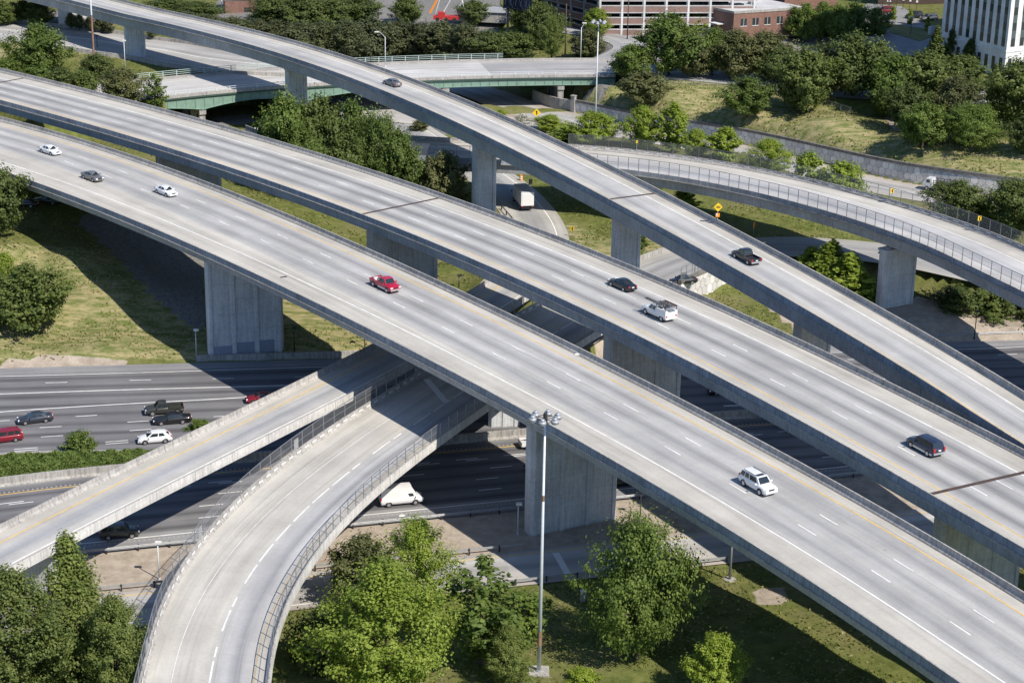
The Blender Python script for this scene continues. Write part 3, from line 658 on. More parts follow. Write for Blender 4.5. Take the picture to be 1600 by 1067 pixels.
plan_sheet('slip_road', lambda x: y_hy(x) - 8.3, lambda x: y_hy(x) + 1.2, -210, 230, .02, mHs)
def gline(name, pts, mat, w=.2, z=.006, dash=None, z0=0.):
    """painted line through surveyed points on the ground"""
    P = np.array([un(p[0], p[1], z0) for p in pts]); pa = extend(crom(P), 0, 0); pa.P[:, 2] = z0
    mb = MB()
    if dash: dashes(pa, 0, dash[0], pa.L, w, dash[1], dash[2], z, mb)
    else: line(pa, 0, w, 0, pa.L, z, mb)
    o = mb.build(name, M[mat]); return tag(o, kind='structure')
FE = [(-60, 590), (0, 588), (150, 584), (300, 579.6), (520, 572.5), (1000, 558), (1497, 546), (1660, 538)]
gline('lane_marking', FE, 'white', .2)
P0 = [(-60, 588 + 12.5), (0, 598.5), (101, 595.6), (300, 591.5), (520, 585), (1000, 570), (1515, 556.5), (1660, 549)]
gline('lane_marking', [(71, 598.0), (102, 597.3), (226, 593.6), (350, 591.3), (475, 588.5), (1000, 571), (1517, 556), (1660, 548)], 'white', .17, dash=(0, 3.2, 9.1))
gline('lane_marking', [(-60, 617), (0, 615.5), (158, 610), (300, 606), (450, 602), (600, 596)], 'white', .26)
gline('lane_marking', [(-60, 650), (0, 643.5), (150, 633.5), (300, 625.5), (400, 619.5), (520, 612)], 'white', .26)
for a, b in (((-60, 662), 0), ):
    gline('lane_marking', [(-19, 658.5), (93, 652), (190, 646), (316, 637.5), (460, 629)], 'white', .17, dash=(0, 3.0, 9.1))
    gline('lane_marking', [(62, 668), (97, 666), (195, 659.6), (326, 651.5), (470, 642)], 'white', .17, dash=(0, 3.0, 9.1))
    gline('lane_marking', [(64, 682.5), (98, 680.3), (198, 673), (330, 664), (470, 655)], 'white', .17, dash=(0, 3.0, 9.1))
for dy in (0, 3.2):
    gline('lane_marking', [(-50, 707 + dy), (17, 702 + dy), (53, 699.5 + dy), (154, 691 + dy), (187, 688.8 + dy), (300, 679 + dy)], 'white', .17, dash=(0, 3.1, 3.0))
for r_, x0, x1 in (((1517, 556), 0, 0), ):
    gline('lane_marking', [(1100, 590), (1545, 571.9), (1660, 566)], 'white', .17, dash=(2, 3.2, 9.1))
    gline('lane_marking', [(1090, 606), (1562, 582.8), (1660, 577)], 'white', .17, dash=(4, 3.2, 9.1))
    gline('lane_marking', [(1000, 625), (1110, 620.8), (1579, 593.6), (1660, 588)], 'white', .17, dash=(1, 3.2, 9.1))
    gline('lane_marking', [(1000, 634.5), (1125, 634), (1156, 633), (1400, 620)], 'white', .3, dash=(0, 3.2, 9.1))
M['rumble'] = plain('worn_rumble_marks', (.33, .33, .33), .9)
# near carriageway
def med_line(name, off, mat, w, dash=None, x0=-200, x1=200):
    xs = np.arange(x0, x1, 2.); Q = np.array([(x, y_med(x) - off(x), 0.) for x in xs]); pa = Path(Q); mb = MB()
    if dash: dashes(pa, 0, dash[0], pa.L, w, dash[1], dash[2], .006, mb)
    else: line(pa, 0, w, 0, pa.L, .006, mb)
    return tag(mb.build(name, M[mat]), kind='structure')
def nf(x, f): return y_med(x) - ((1 - f) * (y_med(x) - 3.1) + f * y_ne(x)) # offset from the median for a fraction of the lanes
med_line('lane_marking', lambda x: nf(x, 0), 'yellow', .2); med_line('lane_marking', lambda x: nf(x, 1), 'white', .2)
for f, w, d in ((.17, .17, (1, 3.1, 3.6)), (.20, .17, (1, 3.1, 3.6)), (.38, .17, (5, 3.1, 9.1)), (.57, .17, (8, 3.1, 9.1)), (.77, .17, (2, 3.1, 9.1))): med_line('lane_marking', lambda x, f=f: nf(x, f), 'white', w, d)
for off, mt in ((lambda x: nf(x, 1) + .75, 'rumble'), (lambda x: nf(x, 0) - .6, 'rumble')): med_line('rumble_strip', off, mt, .35, (0, .22, .38), -75, 90)
# slip road lines
xs = np.arange(-200, 200, 3.)
for off, mt in ((0, 'yellow'), (-7.0, 'white')):
    tag(line(Path(np.array([(x, y_hy(x) + off, .02) for x in xs])), 0, .16, 0, 390, .006).build('lane_marking', M[mt]), kind='structure')
a, b = un(868, 863, .03), un(890, 901, .03); t = (b - a) / np.linalg.norm(b - a); nn = np.array([-t[1], t[0], 0]) * .42
tag(MB().quad(a - nn, b - nn, b + nn, a + nn).build('stop_line', M['plate']), kind='structure')

def gpath(f, x0, x1, z=0., st=2.): return Path(np.array([(x, f(x), z) for x in np.arange(x0, x1, st)]))
# median walls
def wall_obj(name, label, cat, path, prof, mat, q0=None, q1=None, part='wall_body', extra=None):
    q0 = 0 if q0 is None else q0; q1 = path.L if q1 is None else q1
    o = sweep(MB(), path, prof, q0, q1, 2.).build(name, mat, None, fix=True); tag(o, label, cat); return o
pm = gpath(lambda x: y_med(x), -150, 190)
jer = [(-.42, -.1), (.42, -.1), (.42, .08), (.16, .35), (.1, 1.1), (-.1, 1.1), (-.16, .35), (-.42, .08)]
wall_obj('median_barrier', 'long beige concrete barrier between the two directions of the dark motorway', 'barrier', pm, [(-.5, -.1), (.5, -.1), (.5, .1), (.28, .4), (.24, 1.15), (-.24, 1.15), (-.28, .4), (-.5, .1)], M['conc'])
pm2 = gpath(lambda x: y_med(x) + hedge_w(x) + .7, -150, -36)
wall_obj('kerb_wall', 'low concrete kerb wall behind the juniper hedge in the motorway median', 'wall', pm2, [(-.2, -.1), (.2, -.1), (.2, .45), (-.2, .45)], M['conc'])
# retaining kerb at the far edge
pe = gpath(lambda x: y_far(x) + .9, -48.5, 10)
wall_obj('retaining_wall', 'low beige retaining wall beside the motorway below the tall left pier', 'wall', pe, [(-.25, -.2), (.35, -.2), (.35, .95), (-.15, .95)], M['conc'])

# guardrails -------------------------------------------------------------------
def guardrail(path, label, z=None, q0=0., q1=None, side=-1, mat='galv', bays=3.8, name='guardrail'):
    q1 = path.L if q1 is None else q1
    root = empty(name, (0, 0, 0), 0, label, 'guardrail')
    sweep(MB(), path, [(side * .1, .44), (side * .16, .50), (side * .10, .58), (side * .16, .66), (side * .10, .74), (side * .07, .74), (side * .07, .44)], q0, q1, 2.).build('rail', M[mat], root, fix=True)
    q = q0 + .3
    while q < q1:
        p, t, n = path.at(q); MB().box((p[0], p[1], p[2] + .3), (.16, .18, .95), math.atan2(t[1], t[0])).build('post', M['galvdark'], root); q += bays
    return root
guardrail(gpath(lambda x: y_ne(x) - 3.5, -60, 70), 'guardrail along the near motorway shoulder, upper one of the pair on the dirt strip')
guardrail(gpath(lambda x: y_hy(x) + 1.5, -60, 4), 'guardrail on the far edge of the concrete slip road, lower of the pair', side=1)
guardrail(gpath(lambda x: y_hy(x) - 8.0, -3, 31), 'galvanised guardrail on the near edge of the slip road, ending beside the slim steel pole', side=1)
pr = spline([(1380, 547, .1), (1467, 529.5, .1), (1540, 526, .1), (1660, 521, .1)], .1); guardrail(pr, 'bright guardrail on the far shoulder of the motorway at the right edge')
pr = spline([(787, 331, 4.6), (793, 338, 4.6), (800, 346, 4.6)], 4.6, 2, 3); guardrail(pr, 'short dark guardrail beside the box truck road, left of the truck', side=1)

# roads on the plateau ---------------------------------------------------------
def ground_road(name, path, u0, u1, mat, q0=0, q1=None):
    o = sweep(MB(), path, [(u0, 0), (u1, 0)], q0, path.L if q1 is None else q1, 2., False).build(name, mat); return tag(o, kind='structure')
mFx = road_mat('access_road_concrete', [(5.2, (.36, .345, .31)), (3.4, (.40, .385, .355)), (1.5, (.33, .33, .325)), (0, (.26, .262, .265)), (-1.6, (.33, .33, .325)), (-3, (.40, .39, .36)), (-5.5, (.39, .375, .345))], -5.6, 5.6, joint=4.5)
ground_road('access_road', PFx, 5.2, -5.4, mFx)
mGx = road_mat('side_street_concrete', [(6, (.36, .345, .31)), (3, (.33, .33, .325)), (1.5, (.26, .26, .265)), (0, (.33, .33, .325)), (-2, (.27, .27, .275)), (-4, (.35, .345, .335)), (-6, (.37, .36, .34))], -6, 6, joint=4.5)
ground_road('side_street', PGx, 6., -5.9, mGx)
mS = road_mat('freeway_concrete', [(6, (.36, .30, .25)), (4.6, (.40, .36, .31)), (3.6, (.42, .40, .375)), (1.2, (.36, .355, .345)), (0, (.42, .41, .39)), (-2, (.35, .345, .34)), (-3.8, (.44, .42, .39)), (-6, (.42, .395, .36))], -6, 6, joint=4.5)
ground_road('freeway_ramp', PS, 5.9, -5.7, mS)
ground_road('freeway_ramp', PS2, 13., -6.5, mS)
mK = road_mat('old_freeway_concrete', [(11, (.36, .35, .33)), (8, (.34, .335, .33)), (6.5, (.41, .40, .38)), (3.5, (.33, .33, .325)), (1.5, (.42, .41, .39)), (-2, (.34, .335, .33)), (-4, (.43, .42, .40)), (-7, (.30, .30, .30)), (-9, (.41, .40, .38)), (-11, (.36, .355, .345))], -11, 11, joint=4.5)
ground_road('old_freeway', PK, 10.6, -10.4, mK)
tag(line(PK, 1.5, .3, 0, PK.L, .012).build('lane_marking', M['white']), kind='structure'); tag(line(PK, -7.2, .3, 0, PK.L, .012).build('lane_marking', M['white']), kind='structure')
mX = road_mat('city_street', [(8, (.40, .37, .33)), (5, (.34, .34, .34)), (2, (.30, .30, .31)), (0, (.36, .355, .35)), (-3, (.30, .30, .31)), (-7, (.38, .37, .35))], -7.5, 8, joint=4.5)
ground_road('city_street', PX, 7.3, -7.3, mX); ground_road('side_lane', PY, 4.3, -4.3, mX, 8)
tag(line(PFx, -3.3, .2, 0, PFx.L, .012).build('lane_marking', M['white']), kind='structure')
tag(line(PS, -1.0, .16, 0, PS.L, .012).build('lane_marking', M['white']), kind='structure')
wall_obj('parapet_wall', 'pale concrete parapet along the near edge of the old freeway, left of the tall lamp', 'wall', PK, [(-10.6, -1.6), (-10.35, .75), (-10.7, .75), (-11.3, -1.6)], M['conc'])
wall_obj('parapet_wall', 'pale parapet along the far edge of the old freeway before the small pines', 'wall', PK, [(10.5, -.3), (10.9, -.3), (10.9, .8), (10.6, .8)], M['conc'], 0, PK.L - 20)
wall_obj('parapet_wall', 'rough pale concrete parapet on the left of the side street below the slim ramp pier', 'wall', PGx, [(6.0, -.2), (6.35, -.2), (6.3, .9), (6.05, .9)], M['conc'], PGx.near(un(1008, 415, 5.6))[0], PGx.near(un(1075, 398, 5.4))[0])
wall_obj('parapet_wall', 'concrete parapet dividing the two low ramps in the shadow between the wide flyovers', 'wall', PF, [(-6.1, -.2), (-6.5, -.2), (-6.4, .9), (-6.15, .9)], M['conc'], PF.L - 10, PF.L)
# hexagon panel retaining walls --------------------------------------------------
def hexwall(name, label, path, u, q0, q1, ztop, zbot, cap=True, face=-1, hexr=.88, mat=None):
    root = empty(name, (0, 0, 0), 0, label, 'wall')
    sweep(MB(), path, lambda q: [(u, zbot(q)), (u, ztop(q)), (u - face * .4, ztop(q)), (u - face * .4, zbot(q))], q0, q1, 2.).build('wall_body', M['jointdark'], root, fix=True)
    v = []; f = []; cols = []; rng = random.Random(5)
    dx = hexr * 1.78; dy = hexr * 1.5; r = -3
    rows = int((max(ztop(q0), ztop(q1)) - min(zbot(q0), zbot(q1))) / dy) + 4
    for r in range(-2, rows):
        q = q0 - dx + (dx / 2 if r % 2 else 0)
        while q < q1 + dx:
            pts = []
            for k in range(6):
                an = math.pi / 6 + k * math.pi / 3; qq = min(max(q + math.cos(an) * hexr * .985, q0), q1); p, t, n = path.at(qq)
                zb, zt = p[2] + zbot(qq), p[2] + ztop(qq)
                z = p[2] + min(zbot(q0), zbot(q1)) + r * dy + math.sin(an) * hexr * .965; z = min(max(z, zb), zt)
                w = p + n * (u + face * .05); pts.append((w[0], w[1], z))
            zs = [p[2] for p in pts]
            if max(zs) - min(zs) > .05 and (Vector(pts[0]) - Vector(pts[3])).length > .05:
                f.append(tuple(range(len(v), len(v) + 6))); v += pts; cols.append(rng.uniform(.72, 1.12))
            q += dx
    me = bpy.data.meshes.new('panels'); me.from_pydata(v, [], f); a = me.color_attributes.new('tone', 'FLOAT_COLOR', 'POINT')
    a.data.foreach_set('color', np.repeat(np.array([(c, c, c, 1) for c in cols], np.float32), 6, 0).ravel()); me.materials.append(mat or M['hex']); me.update()
    o = bpy.data.objects.new('panels', me); COL.objects.link(o); o.parent = root
    if cap: sweep(MB(), path, lambda q: [(u + face * .2, ztop(q) - .02), (u + face * .2, ztop(q) + .55), (u - face * .45, ztop(q) + .55), (u - face * .45, ztop(q) - .02)], q0, q1, 2.).build('coping', M['capdark'], root, fix=True)
    return root
M['jointdark'] = plain('dark_wall_joint', (.16, .155, .145), .9)
M['capdark'] = concrete('weathered_coping', (.20, .19, .175), .4)
m, nt, b = newmat('hexagonal_concrete_panel'); at = N(nt, 'ShaderNodeAttribute', attribute_name='tone')
c = mixc(nt, (.66, .65, .63), at.outputs['Color'], 1., 'MULTIPLY'); P = geo_pos(nt)
c = mixc(nt, c, ramp(nt, noise(nt, P, 1.2, 5), [(.3, .82), (.7, 1.1)]), 1., 'MULTIPLY'); nt.links.new(c, b.inputs['Base Color']); b.inputs['Roughness'].default_value = .9; M['hex'] = m
qa = PS.near(un(886, 178, 4.7))[0]
def zt(q): return 2.3 + 1.2 * min(1, max(0, (q - qa) / 100.))
hexwall('retaining_wall', 'long retaining wall of hexagonal concrete panels along the freeway ramp, below the tree covered bank', PS, 6.0, qa, PS.L, zt, lambda q: -.1)
o = sweep(MB(), PS, [(6.0, -.1), (6.0, 2.6), (6.4, 2.6), (6.4, -.1)], PS.near(un(800, 162, 4.6))[0], qa - .1, 2.).build('retaining_wall', M['conc'], None, fix=True); tag(o, 'smooth dark concrete retaining wall under the end of the green girder bridge', 'wall')
p, t, n = PS.at(qa); c = p + n * 5.9
tag(MB().box((c[0], c[1], 6.4), (1.0, .8, 3.9), math.atan2(t[1], t[0])).box((c[0], c[1], 8.4), (1.2, 1., .2), math.atan2(t[1], t[0])).build('wall_pillar', M['conc']), 'square concrete pillar standing at the joint of the hexagon panel wall and the smooth wall', 'pillar')
# pale hex wall beside the side street
m2 = M['hex'].copy(); 
for nd in m2.node_tree.nodes:
    if nd.type == 'MIX' and not nd.inputs[6].is_linked: nd.inputs[6].default_value = (.72, .70, .67, 1)
qh0, qh1 = PGx.near(un(1060, 452, 5))[0], PGx.near(un(1235, 430, 4))[0]
hexwall('retaining_wall', 'short bright retaining wall of hexagonal panels between middle flyover and slim ramp', PGx, -6.35, qh0, qh1, lambda q: .35, lambda q: -4.2, True, -1, .95, m2)

# chain link fences ---------------------------------------------------------------
M['fencepost'] = plain('grey_fence_post', (.30, .31, .33), .5, .5)
M['fencedark'] = plain('dark_fence_post', (.19, .195, .205), .5, .5)
def fence(path, u, q0, q1, zb, h, label, bays=2.4, post='fencepost', mid=True, drop=0., name='chain_link_fence'):
    f = u if callable(u) else const(u); zb_ = zb if callable(zb) else const(zb)
    root = empty(name, (0, 0, 0), 0, label, 'fence')
    sweep(MB(), path, lambda q: [(f(q), zb_(q) + .02), (f(q), zb_(q) + h)], q0, q1, 2., False).build('wire_mesh', M['mesh'], root)
    mb = MB(); sweep(mb, path, lambda q: [(f(q) - .03, zb_(q) + h - .03), (f(q) + .03, zb_(q) + h - .03), (f(q) + .03, zb_(q) + h + .03), (f(q) - .03, zb_(q) + h + .03)], q0, q1, 2.)
    if mid: sweep(mb, path, lambda q: [(f(q) - .02, zb_(q) + h * .5 - .02), (f(q) + .02, zb_(q) + h * .5 - .02), (f(q) + .02, zb_(q) + h * .5 + .02), (f(q) - .02, zb_(q) + h * .5 + .02)], q0, q1, 2.)
    mb.build('rail', M[post], root); q = q0 + .05; n = 0
    while q <= q1 and n < 100:
        c = path.pt(q, f(q)); p, t, _ = path.at(q)
        MB().box((c[0], c[1], c[2] + zb_(q) + (h - drop) / 2), (.075, .075, h + drop), math.atan2(t[1], t[0])).build('post', M[post], root); q += bays; n += 1
    return root
fence(PE, -14.7, 12, PE.L, .8, 2.3, 'tall wire fence on the near parapet of the curved pale ramp', 2.45, 'fencedark', True, 1.2)
fence(PE, -.2, 58, PE.L, .8, 2.0, 'wire fence on the far parapet of the curved pale ramp, in front of the bushes', 2.6, 'fencedark', False)
qg = PG.near(un(700, 594, ZG))[0]
fence(PG, lambda q: uG_L(q) + .35, 0, PG.L, .85, 2.0, 'wire fence on the left parapet of the broad curved ramp', 2.6)
fence(PG, -5.85, 0, PG.L, .85, 1.9, 'wire fence on the right parapet of the broad curved ramp', 2.4, 'fencepost', True, .9)
fence(PGx, -6.35, qh0, qh1 - 2, .9, 2.2, 'wire fence on top of the short bright hexagon panel wall by the parked dark car', 2.2, 'fencepost')
pb = spline([(985, 128, 11.6), (1060, 132, 12.0), (1140, 137, 12.2), (1230, 150, 12.3), (1330, 178, 12.2)], 12.)
fence(pb, 0, 0, pb.L, 0., 1.3, 'low grey wire fence at the top of the dry bank between the trees', 2.8, 'fencepost', False)
for (px, py) in ((481, 703), (647, 575), (228, 1018), (302, 838)):          # small blank boards wired to the ramp fence
    q, _ = PG.near(un(px, py + 14, ZG)); p, t, n = PG.at(q); c = p + n * (uG_L(q) + .28)
    o = MB().box((0, 0, 0), (1.1, .04, 1.35), math.atan2(t[1], t[0])).build('fence_panel', M['galv']); o.location = (c[0], c[1], c[2] + 1.75)
    tag(o, {481: 'pale board wired to the left curved ramp fence beside the low straight ramp', 647: 'pale board wired to the ramp fence in the shadow of the nearest flyover', 228: 'grey board at the lowest end of the left ramp fence, near the bottom edge', 302: 'grey board wired to the left ramp fence beside the white topped lamp post'}[px], 'board')
# ------------------------------------------------------------------ poles, lamps, signs
def mb_rel(mb, name, mat, root, smooth=False): return mb.build(name, M[mat], root, smooth)
def high_mast(base, h, label, rust=None, heads=6, r=.235):
    root = empty('light_mast', base, 0, label, 'light mast')
    MB().box((0, 0, .04), (2.2, 2.2, .3)).build('footing', M['conc'], root)
    MB().tube((0, 0, .1), (0, 0, h), r, r * .45, 12).build('pole', M['white_metal'], root, True)
    MB().tube((0, 0, .1), (0, 0, .35), r * 1.7, r * 1.5, 12).build('base_flange', M['galv'], root)
    if rust: MB().tube((0, 0, rust[0]), (0, 0, rust[1]), r * (1 - .55 * rust[0] / h) + .012, r * (1 - .55 * rust[1] / h) + .012, 12, False).build('rusty_section', M['rustpole'], root)
    if heads:
        MB().tube((0, 0, h - .9), (0, 0, h + .1), .26, .2, 10).build('head_hub', M['galvdark'], root)
        ring = MB()
        for k in range(24):
            a0, a1 = 2 * math.pi * k / 24, 2 * math.pi * (k + 1) / 24
            ring.tube((1.05 * math.cos(a0), 1.05 * math.sin(a0), h - .55), (1.05 * math.cos(a1), 1.05 * math.sin(a1), h - .55), .045, n=5)
        for k in range(heads):
            a = 2 * math.pi * k / heads + .3; ring.tube((0, 0, h - .5), (1.15 * math.cos(a), 1.15 * math.sin(a), h - .55), .045, n=5)
        ring.build('head_ring', M['galvdark'], root)
        for k in range(heads):
            a = 2 * math.pi * k / heads + .3; x, y = 1.35 * math.cos(a), 1.35 * math.sin(a)
            MB().tube((x, y, h - .62), (x, y, h - .28), .42, .38, 14).tube((x, y, h - .28), (x, y, h - .05), .28, .2, 12).tube((x, y, h - .72), (x, y, h - .62), .34, .42, 14).build('floodlight', M['lampshell'], root, True)
    return root
M['lampshell'] = plain('silver_lamp_housing', (.36, .38, .42), .45, .2)
M['rustpole'] = plain('rust_streaked_pole', (.27, .165, .115), .8, var=.3, scale=1.5)
g = hit(842, 1051); hm = high_mast(g, 30.0, 'tall pale mast with a ring of lamps standing on the grass, bottom centre', (3.3, 5.0))
MB().tube((0, 0, 20.2), (0, 0, 20.9), .150, .148, 12, False).build('rusty_section', M['rustpole'], hm)
g = hit(929, 226); high_mast((g[0], g[1], gz(g[0], g[1])), 26.2, 'slender pale high mast light rising behind the slim ramp, lamps level with the parking garage', None, 6, .2)
g = hit(149, 131); high_mast(g, 31., 'tall rust streaked mast at the left whose top is out of the picture', (3.5, 15.5), 0, .27)
def lamp_post(base, h, label, mat='galvdark', head='box', ang=0., r=.09, cat='lamp post', arm=0.):
    root = empty('lamp_post', base, ang, label, cat)
    MB().tube((0, 0, -.2), (0, 0, h), r, r * .7, 8).build('pole', M[mat], root, True)
    MB().tube((0, 0, -.1), (0, 0, .25), r * 1.9, r * 1.6, 8).build('base_flange', M[mat], root)
    if head == 'box': MB().box((.1, 0, h), (.75, .42, .26)).build('lamp_head', M[mat if mat != 'white_metal' else 'plate'], root)
    elif head == 'cobra':
        mb = MB(); pr = None
        for k in range(7):
            t = k / 6; p = (-arm * t, 0, h - .2 + 1.3 * math.sin(t * math.pi / 2))
            if pr: mb.tube(pr, p, r * .6, n=6)
            pr = p
        mb.build('arm', M[mat], root, True); MB().box((-arm - .3, 0, h + 1.1), (1.0, .4, .2)).build('lamp_head', M['plate'], root)
    elif head == 'globe':
        for s in (-.35, .35): MB().loft([[(s + .26 * math.sin(a) * math.cos(b_), .26 * math.sin(a) * math.sin(b_), h + .1 + .2 * math.cos(a)) for b_ in np.linspace(0, 2 * math.pi, 9)[:-1]] for a in np.linspace(.15, 3., 6)]).build('lamp_head', M['plate'], root, True)
    return root
def LP(px, py, top, label, **k):
    zfix = k.pop('z', None); g = un(px, py, zfix) if zfix is not None else hit(px, py); h = (py - top) / pxm(g) / math.cos(R(18)); return lamp_post(g, h, label, **k)
LP(307, 556, 515, 'white lamp post just left of the tall left pier', mat='white_metal')
LP(460, 553, 513, 'dark lamp post just right of the tall left pier', mat='galvdark')
LP(570, 546, 512, 'dark post with a control box by the low ramp under the nearest flyover', mat='galvdark')
LP(717, 449, 431, 'dark lamp post on the grass triangle between the two wide flyovers', mat='galvdark')
LP(809, 834, 785, 'pale post with a square lamp in the shade left of the big centre pier', mat='white_metal')
LP(1000, 808, 767, 'dark lamp post by the guardrail just right of the big centre pier', mat='galvdark')
LP(249, 905, 845, 'pale lamp post with a white head on the dirt strip left of the curved ramp', mat='white_metal')
LP(1084, 455, 415, 'dark lamp post beside the dark car in the parking bay', mat='galvdark')
LP(1522, 530, 487, 'thin dark lamp post on the grass above the motorway at the right', mat='galvdark')
LP(852, 432, 410, 'small dark post by the ramp divider beneath the middle flyover', mat='galvdark')
LP(757, 338, 305, 'grey lamp post by the box truck road beside the pier', mat='galv')
LP(196, 113, 66, 'tall pale street lamp in front of the slim ramp pier at the upper left', mat='white_metal', head='box', r=.1)
LP(602, 104, 60, 'pale curved arm street lamp on the green girder bridge', mat='white_metal', head='cobra', arm=1.6, r=.1, z=12.4)
LP(907, 97, 46, 'pale street lamp on the verge by the side lane in front of the parking garage', mat='white_metal', head='cobra', arm=-1.0, r=.11)
LP(152, 75, 57, 'short dark lamp post on the old freeway in the shade of the slim ramp', mat='galvdark')
LP(1422, 62, 30, 'black twin globe lamp on the green island by the parking lot', mat='galvdark', head='globe')
LP(1386, 36, 5, 'black twin globe lamp beside the parking lot entrance', mat='galvdark', head='globe')
LP(347, 20, -14, 'pale utility pole above the dark bushes at the upper left', mat='white_metal', r=.14)
LP(883, 85, 10, 'brown timber utility pole left of the parking garage', mat='bark', r=.17, head=None, cat='utility pole')
LP(980, 62, 2, 'thin brown utility pole in front of the brick parking garage', mat='bark', r=.15, head=None, cat='utility pole')
g = hit(1140, 906); r_ = empty('lamp_post', g, 0, 'slim grey pole on a round footing whose top is hidden under the nearest flyover', 'lamp post')
MB().tube((0, 0, -.1), (0, 0, .12), .8, .75, 14).build('footing', M['conc'], r_); MB().tube((0, 0, .1), (0, 0, 9.6), .17, .12, 10).build('pole', M['galv'], r_, True); MB().box((0, 0, 9.7), (.9, .5, .3)).build('lamp_head', M['galv'], r_)
def sign(base, h, label, kind, size=.9, rz=0., mat='sign_y', posts=1, cat='road sign'):
    root = empty('road_sign', base, rz, label, cat)
    for k in range(posts): x = (k - (posts - 1) / 2) * .7; MB().tube((x, .05, -.1), (x, .05, h + .1), .045, n=6).build('post', M['galv'], root)
    s = size / 2
    if kind == 'diamond':
        MB().loft([[(0, y, h - s * 1.4), (s * 1.4, y, h), (0, y, h + s * 1.4), (-s * 1.4, y, h)] for y in (0, -.03)]).build('sign_face', M[mat], root, fix=True)
        g_ = MB(); y = -.035
        if posts == 2: g_.quad((-.09, y, h - s * .8), (.09, y, h - s * .8), (.09, y, h + s * .2), (-.09, y, h + s * .2)).add([(-.3, y, h + s * .15), (.3, y, h + s * .15), (0, y, h + s * .85)], [(0, 1, 2)]).quad((.08, y, h - .1), (.3, y, h - .32), (.3, y, h - .16), (.08, y, h + .1))
        else:
            for dz, w in ((.3, .5), (0, .95), (-.3, .6)): g_.quad((-w * s, y, h + dz * s - .05), (w * s, y, h + dz * s - .05), (w * s, y, h + dz * s + .05), (-w * s, y, h + dz * s + .05))
        g_.build('symbol', M['black'], root)
    elif kind == 'chevron':
        MB().box((0, -.02, h), (size * .8, .03, size)).build('sign_face', M[mat], root)
        y = -.045; w = size * .8; g_ = MB()
        for sg in (1, -1): g_.quad((-.3 * w, y, h), (.05 * w, y, h), (.35 * w, y, h + sg * .42 * size), (.0 * w, y, h + sg * .42 * size))
        g_.build('symbol', M['black'], root)
    elif kind == 'panel':
        MB().box((0, -.02, h), (size * .7, .03, size)).build('sign_face', M[mat], root)
    return root
q, u = PD.near(un(1131, 352, dz(1131))); p = PD.pt(q, 2.45, .85)
sg = sign(p, 2.0, 'yellow diamond sign over a small orange plaque on the slim ramp parapet', 'diamond', 1.0, R(8))
MB().box((0, -.02, .72), (.62, .03, .6)).build('plaque', M['sign_o'], sg); MB().box((-.17, -.04, .82), (.26, .02, .34)).build('plaque_marking', M['plate'], sg); MB().box((-.17, -.055, .84), (.12, .01, .1)).build('plaque_marking', M['red'], sg)
for (px, py, lb) in ((1408, 318, 'yellow chevron sign on the curved ramp above the grass gap in the bushes'), (1538, 366, 'yellow chevron sign on the far parapet of the curved ramp near the right edge'), (997, 236, 'tiny yellow chevron sign on the curved ramp beside the slender mast')):
    q, u = PE.near(un(px, py, 14.6)); p = PE.pt(q, -.35, .8); sign(p, 1.6, lb, 'chevron', .5 if px < 1000 else .8, R(20))
g = hit(838, 192); sign(g, 2.2, 'orange diamond sign on two posts beside the freeway ramp, left of the bushes', 'diamond', 1.3, R(5), 'sign_y', 2)
g = hit(894, 371); sign(g, 1.6, 'small yellow chevron sign on the grass right of the box truck road', 'chevron', .8, R(-15))
g = hit(1177, 370); sign(g, 2.2, 'narrow orange panel sign on a post in the shade beyond the slim ramp', 'panel', 1.2, R(62), 'sign_o')
g = hit(441, 228); sign(g, 3.0, 'slim green sign on a post poking up behind the middle flyover by the round trees', 'panel', 1.3, R(55), 'sign_g')
# barrel, cabinets, camera box
g = hit(814, 283); r_ = empty('traffic_barrel', g, 0, 'orange traffic barrel on the grass edge behind the box truck', 'barrel')
MB().tube((0, 0, 0), (0, 0, .08), .42, .42, 14).build('base', M['black'], r_); MB().tube((0, 0, .08), (0, 0, 1.15), .34, .27, 14).build('drum', M['sign_o'], r_)
for z in (.42, .78): MB().tube((0, 0, z), (0, 0, z + .16), .338 - .07 * z + .03, .33 - .07 * z + .02, 14, False).build('band', M['plate'], r_)
g = hit(829, 291); r_ = empty('control_box', g, 0, 'dark control box in the shadow on the grass behind the box truck', 'cabinet')
MB().box((0, 0, .9), (.7, .5, .9)).build('housing', M['galvdark'], r_); MB().box((0, 0, .25), (.2, .2, .5)).build('stand', M['galv'], r_)
g = hit(911, 940); r_ = empty('equipment_cabinet', g, .15, 'grey metal equipment cabinet on the grass left of the big green tree', 'cabinet')
MB().box((0, 0, .65), (.62, .5, 1.3)).build('housing', M['galv'], r_); MB().box((0, 0, 1.36), (.72, .6, .1)).build('lid', M['white_metal'], r_); MB().box((0, -.26, .6), (.5, .03, .95)).build('door', M['galv'], r_)
for (px, py, z, lb) in ((902, 554, ZA + .02, 'flat scrap of white paper on the nearest flyover shoulder by the far parapet'), (628, 806, .02, 'crumpled white litter on the motorway shoulder in front of the white van')):
    g = un(px, py, z); v = MB(); v.add([(-.4, -.25, .02), (.35, -.3, .06), (.45, .2, .03), (0, .32, .14), (-.38, .22, .05), (0, 0, .18)], [(0, 1, 5), (1, 2, 5), (2, 3, 5), (3, 4, 5), (4, 0, 5)]); o = v.build('litter', M['plate']); o.location = g; tag(o, lb, 'litter')
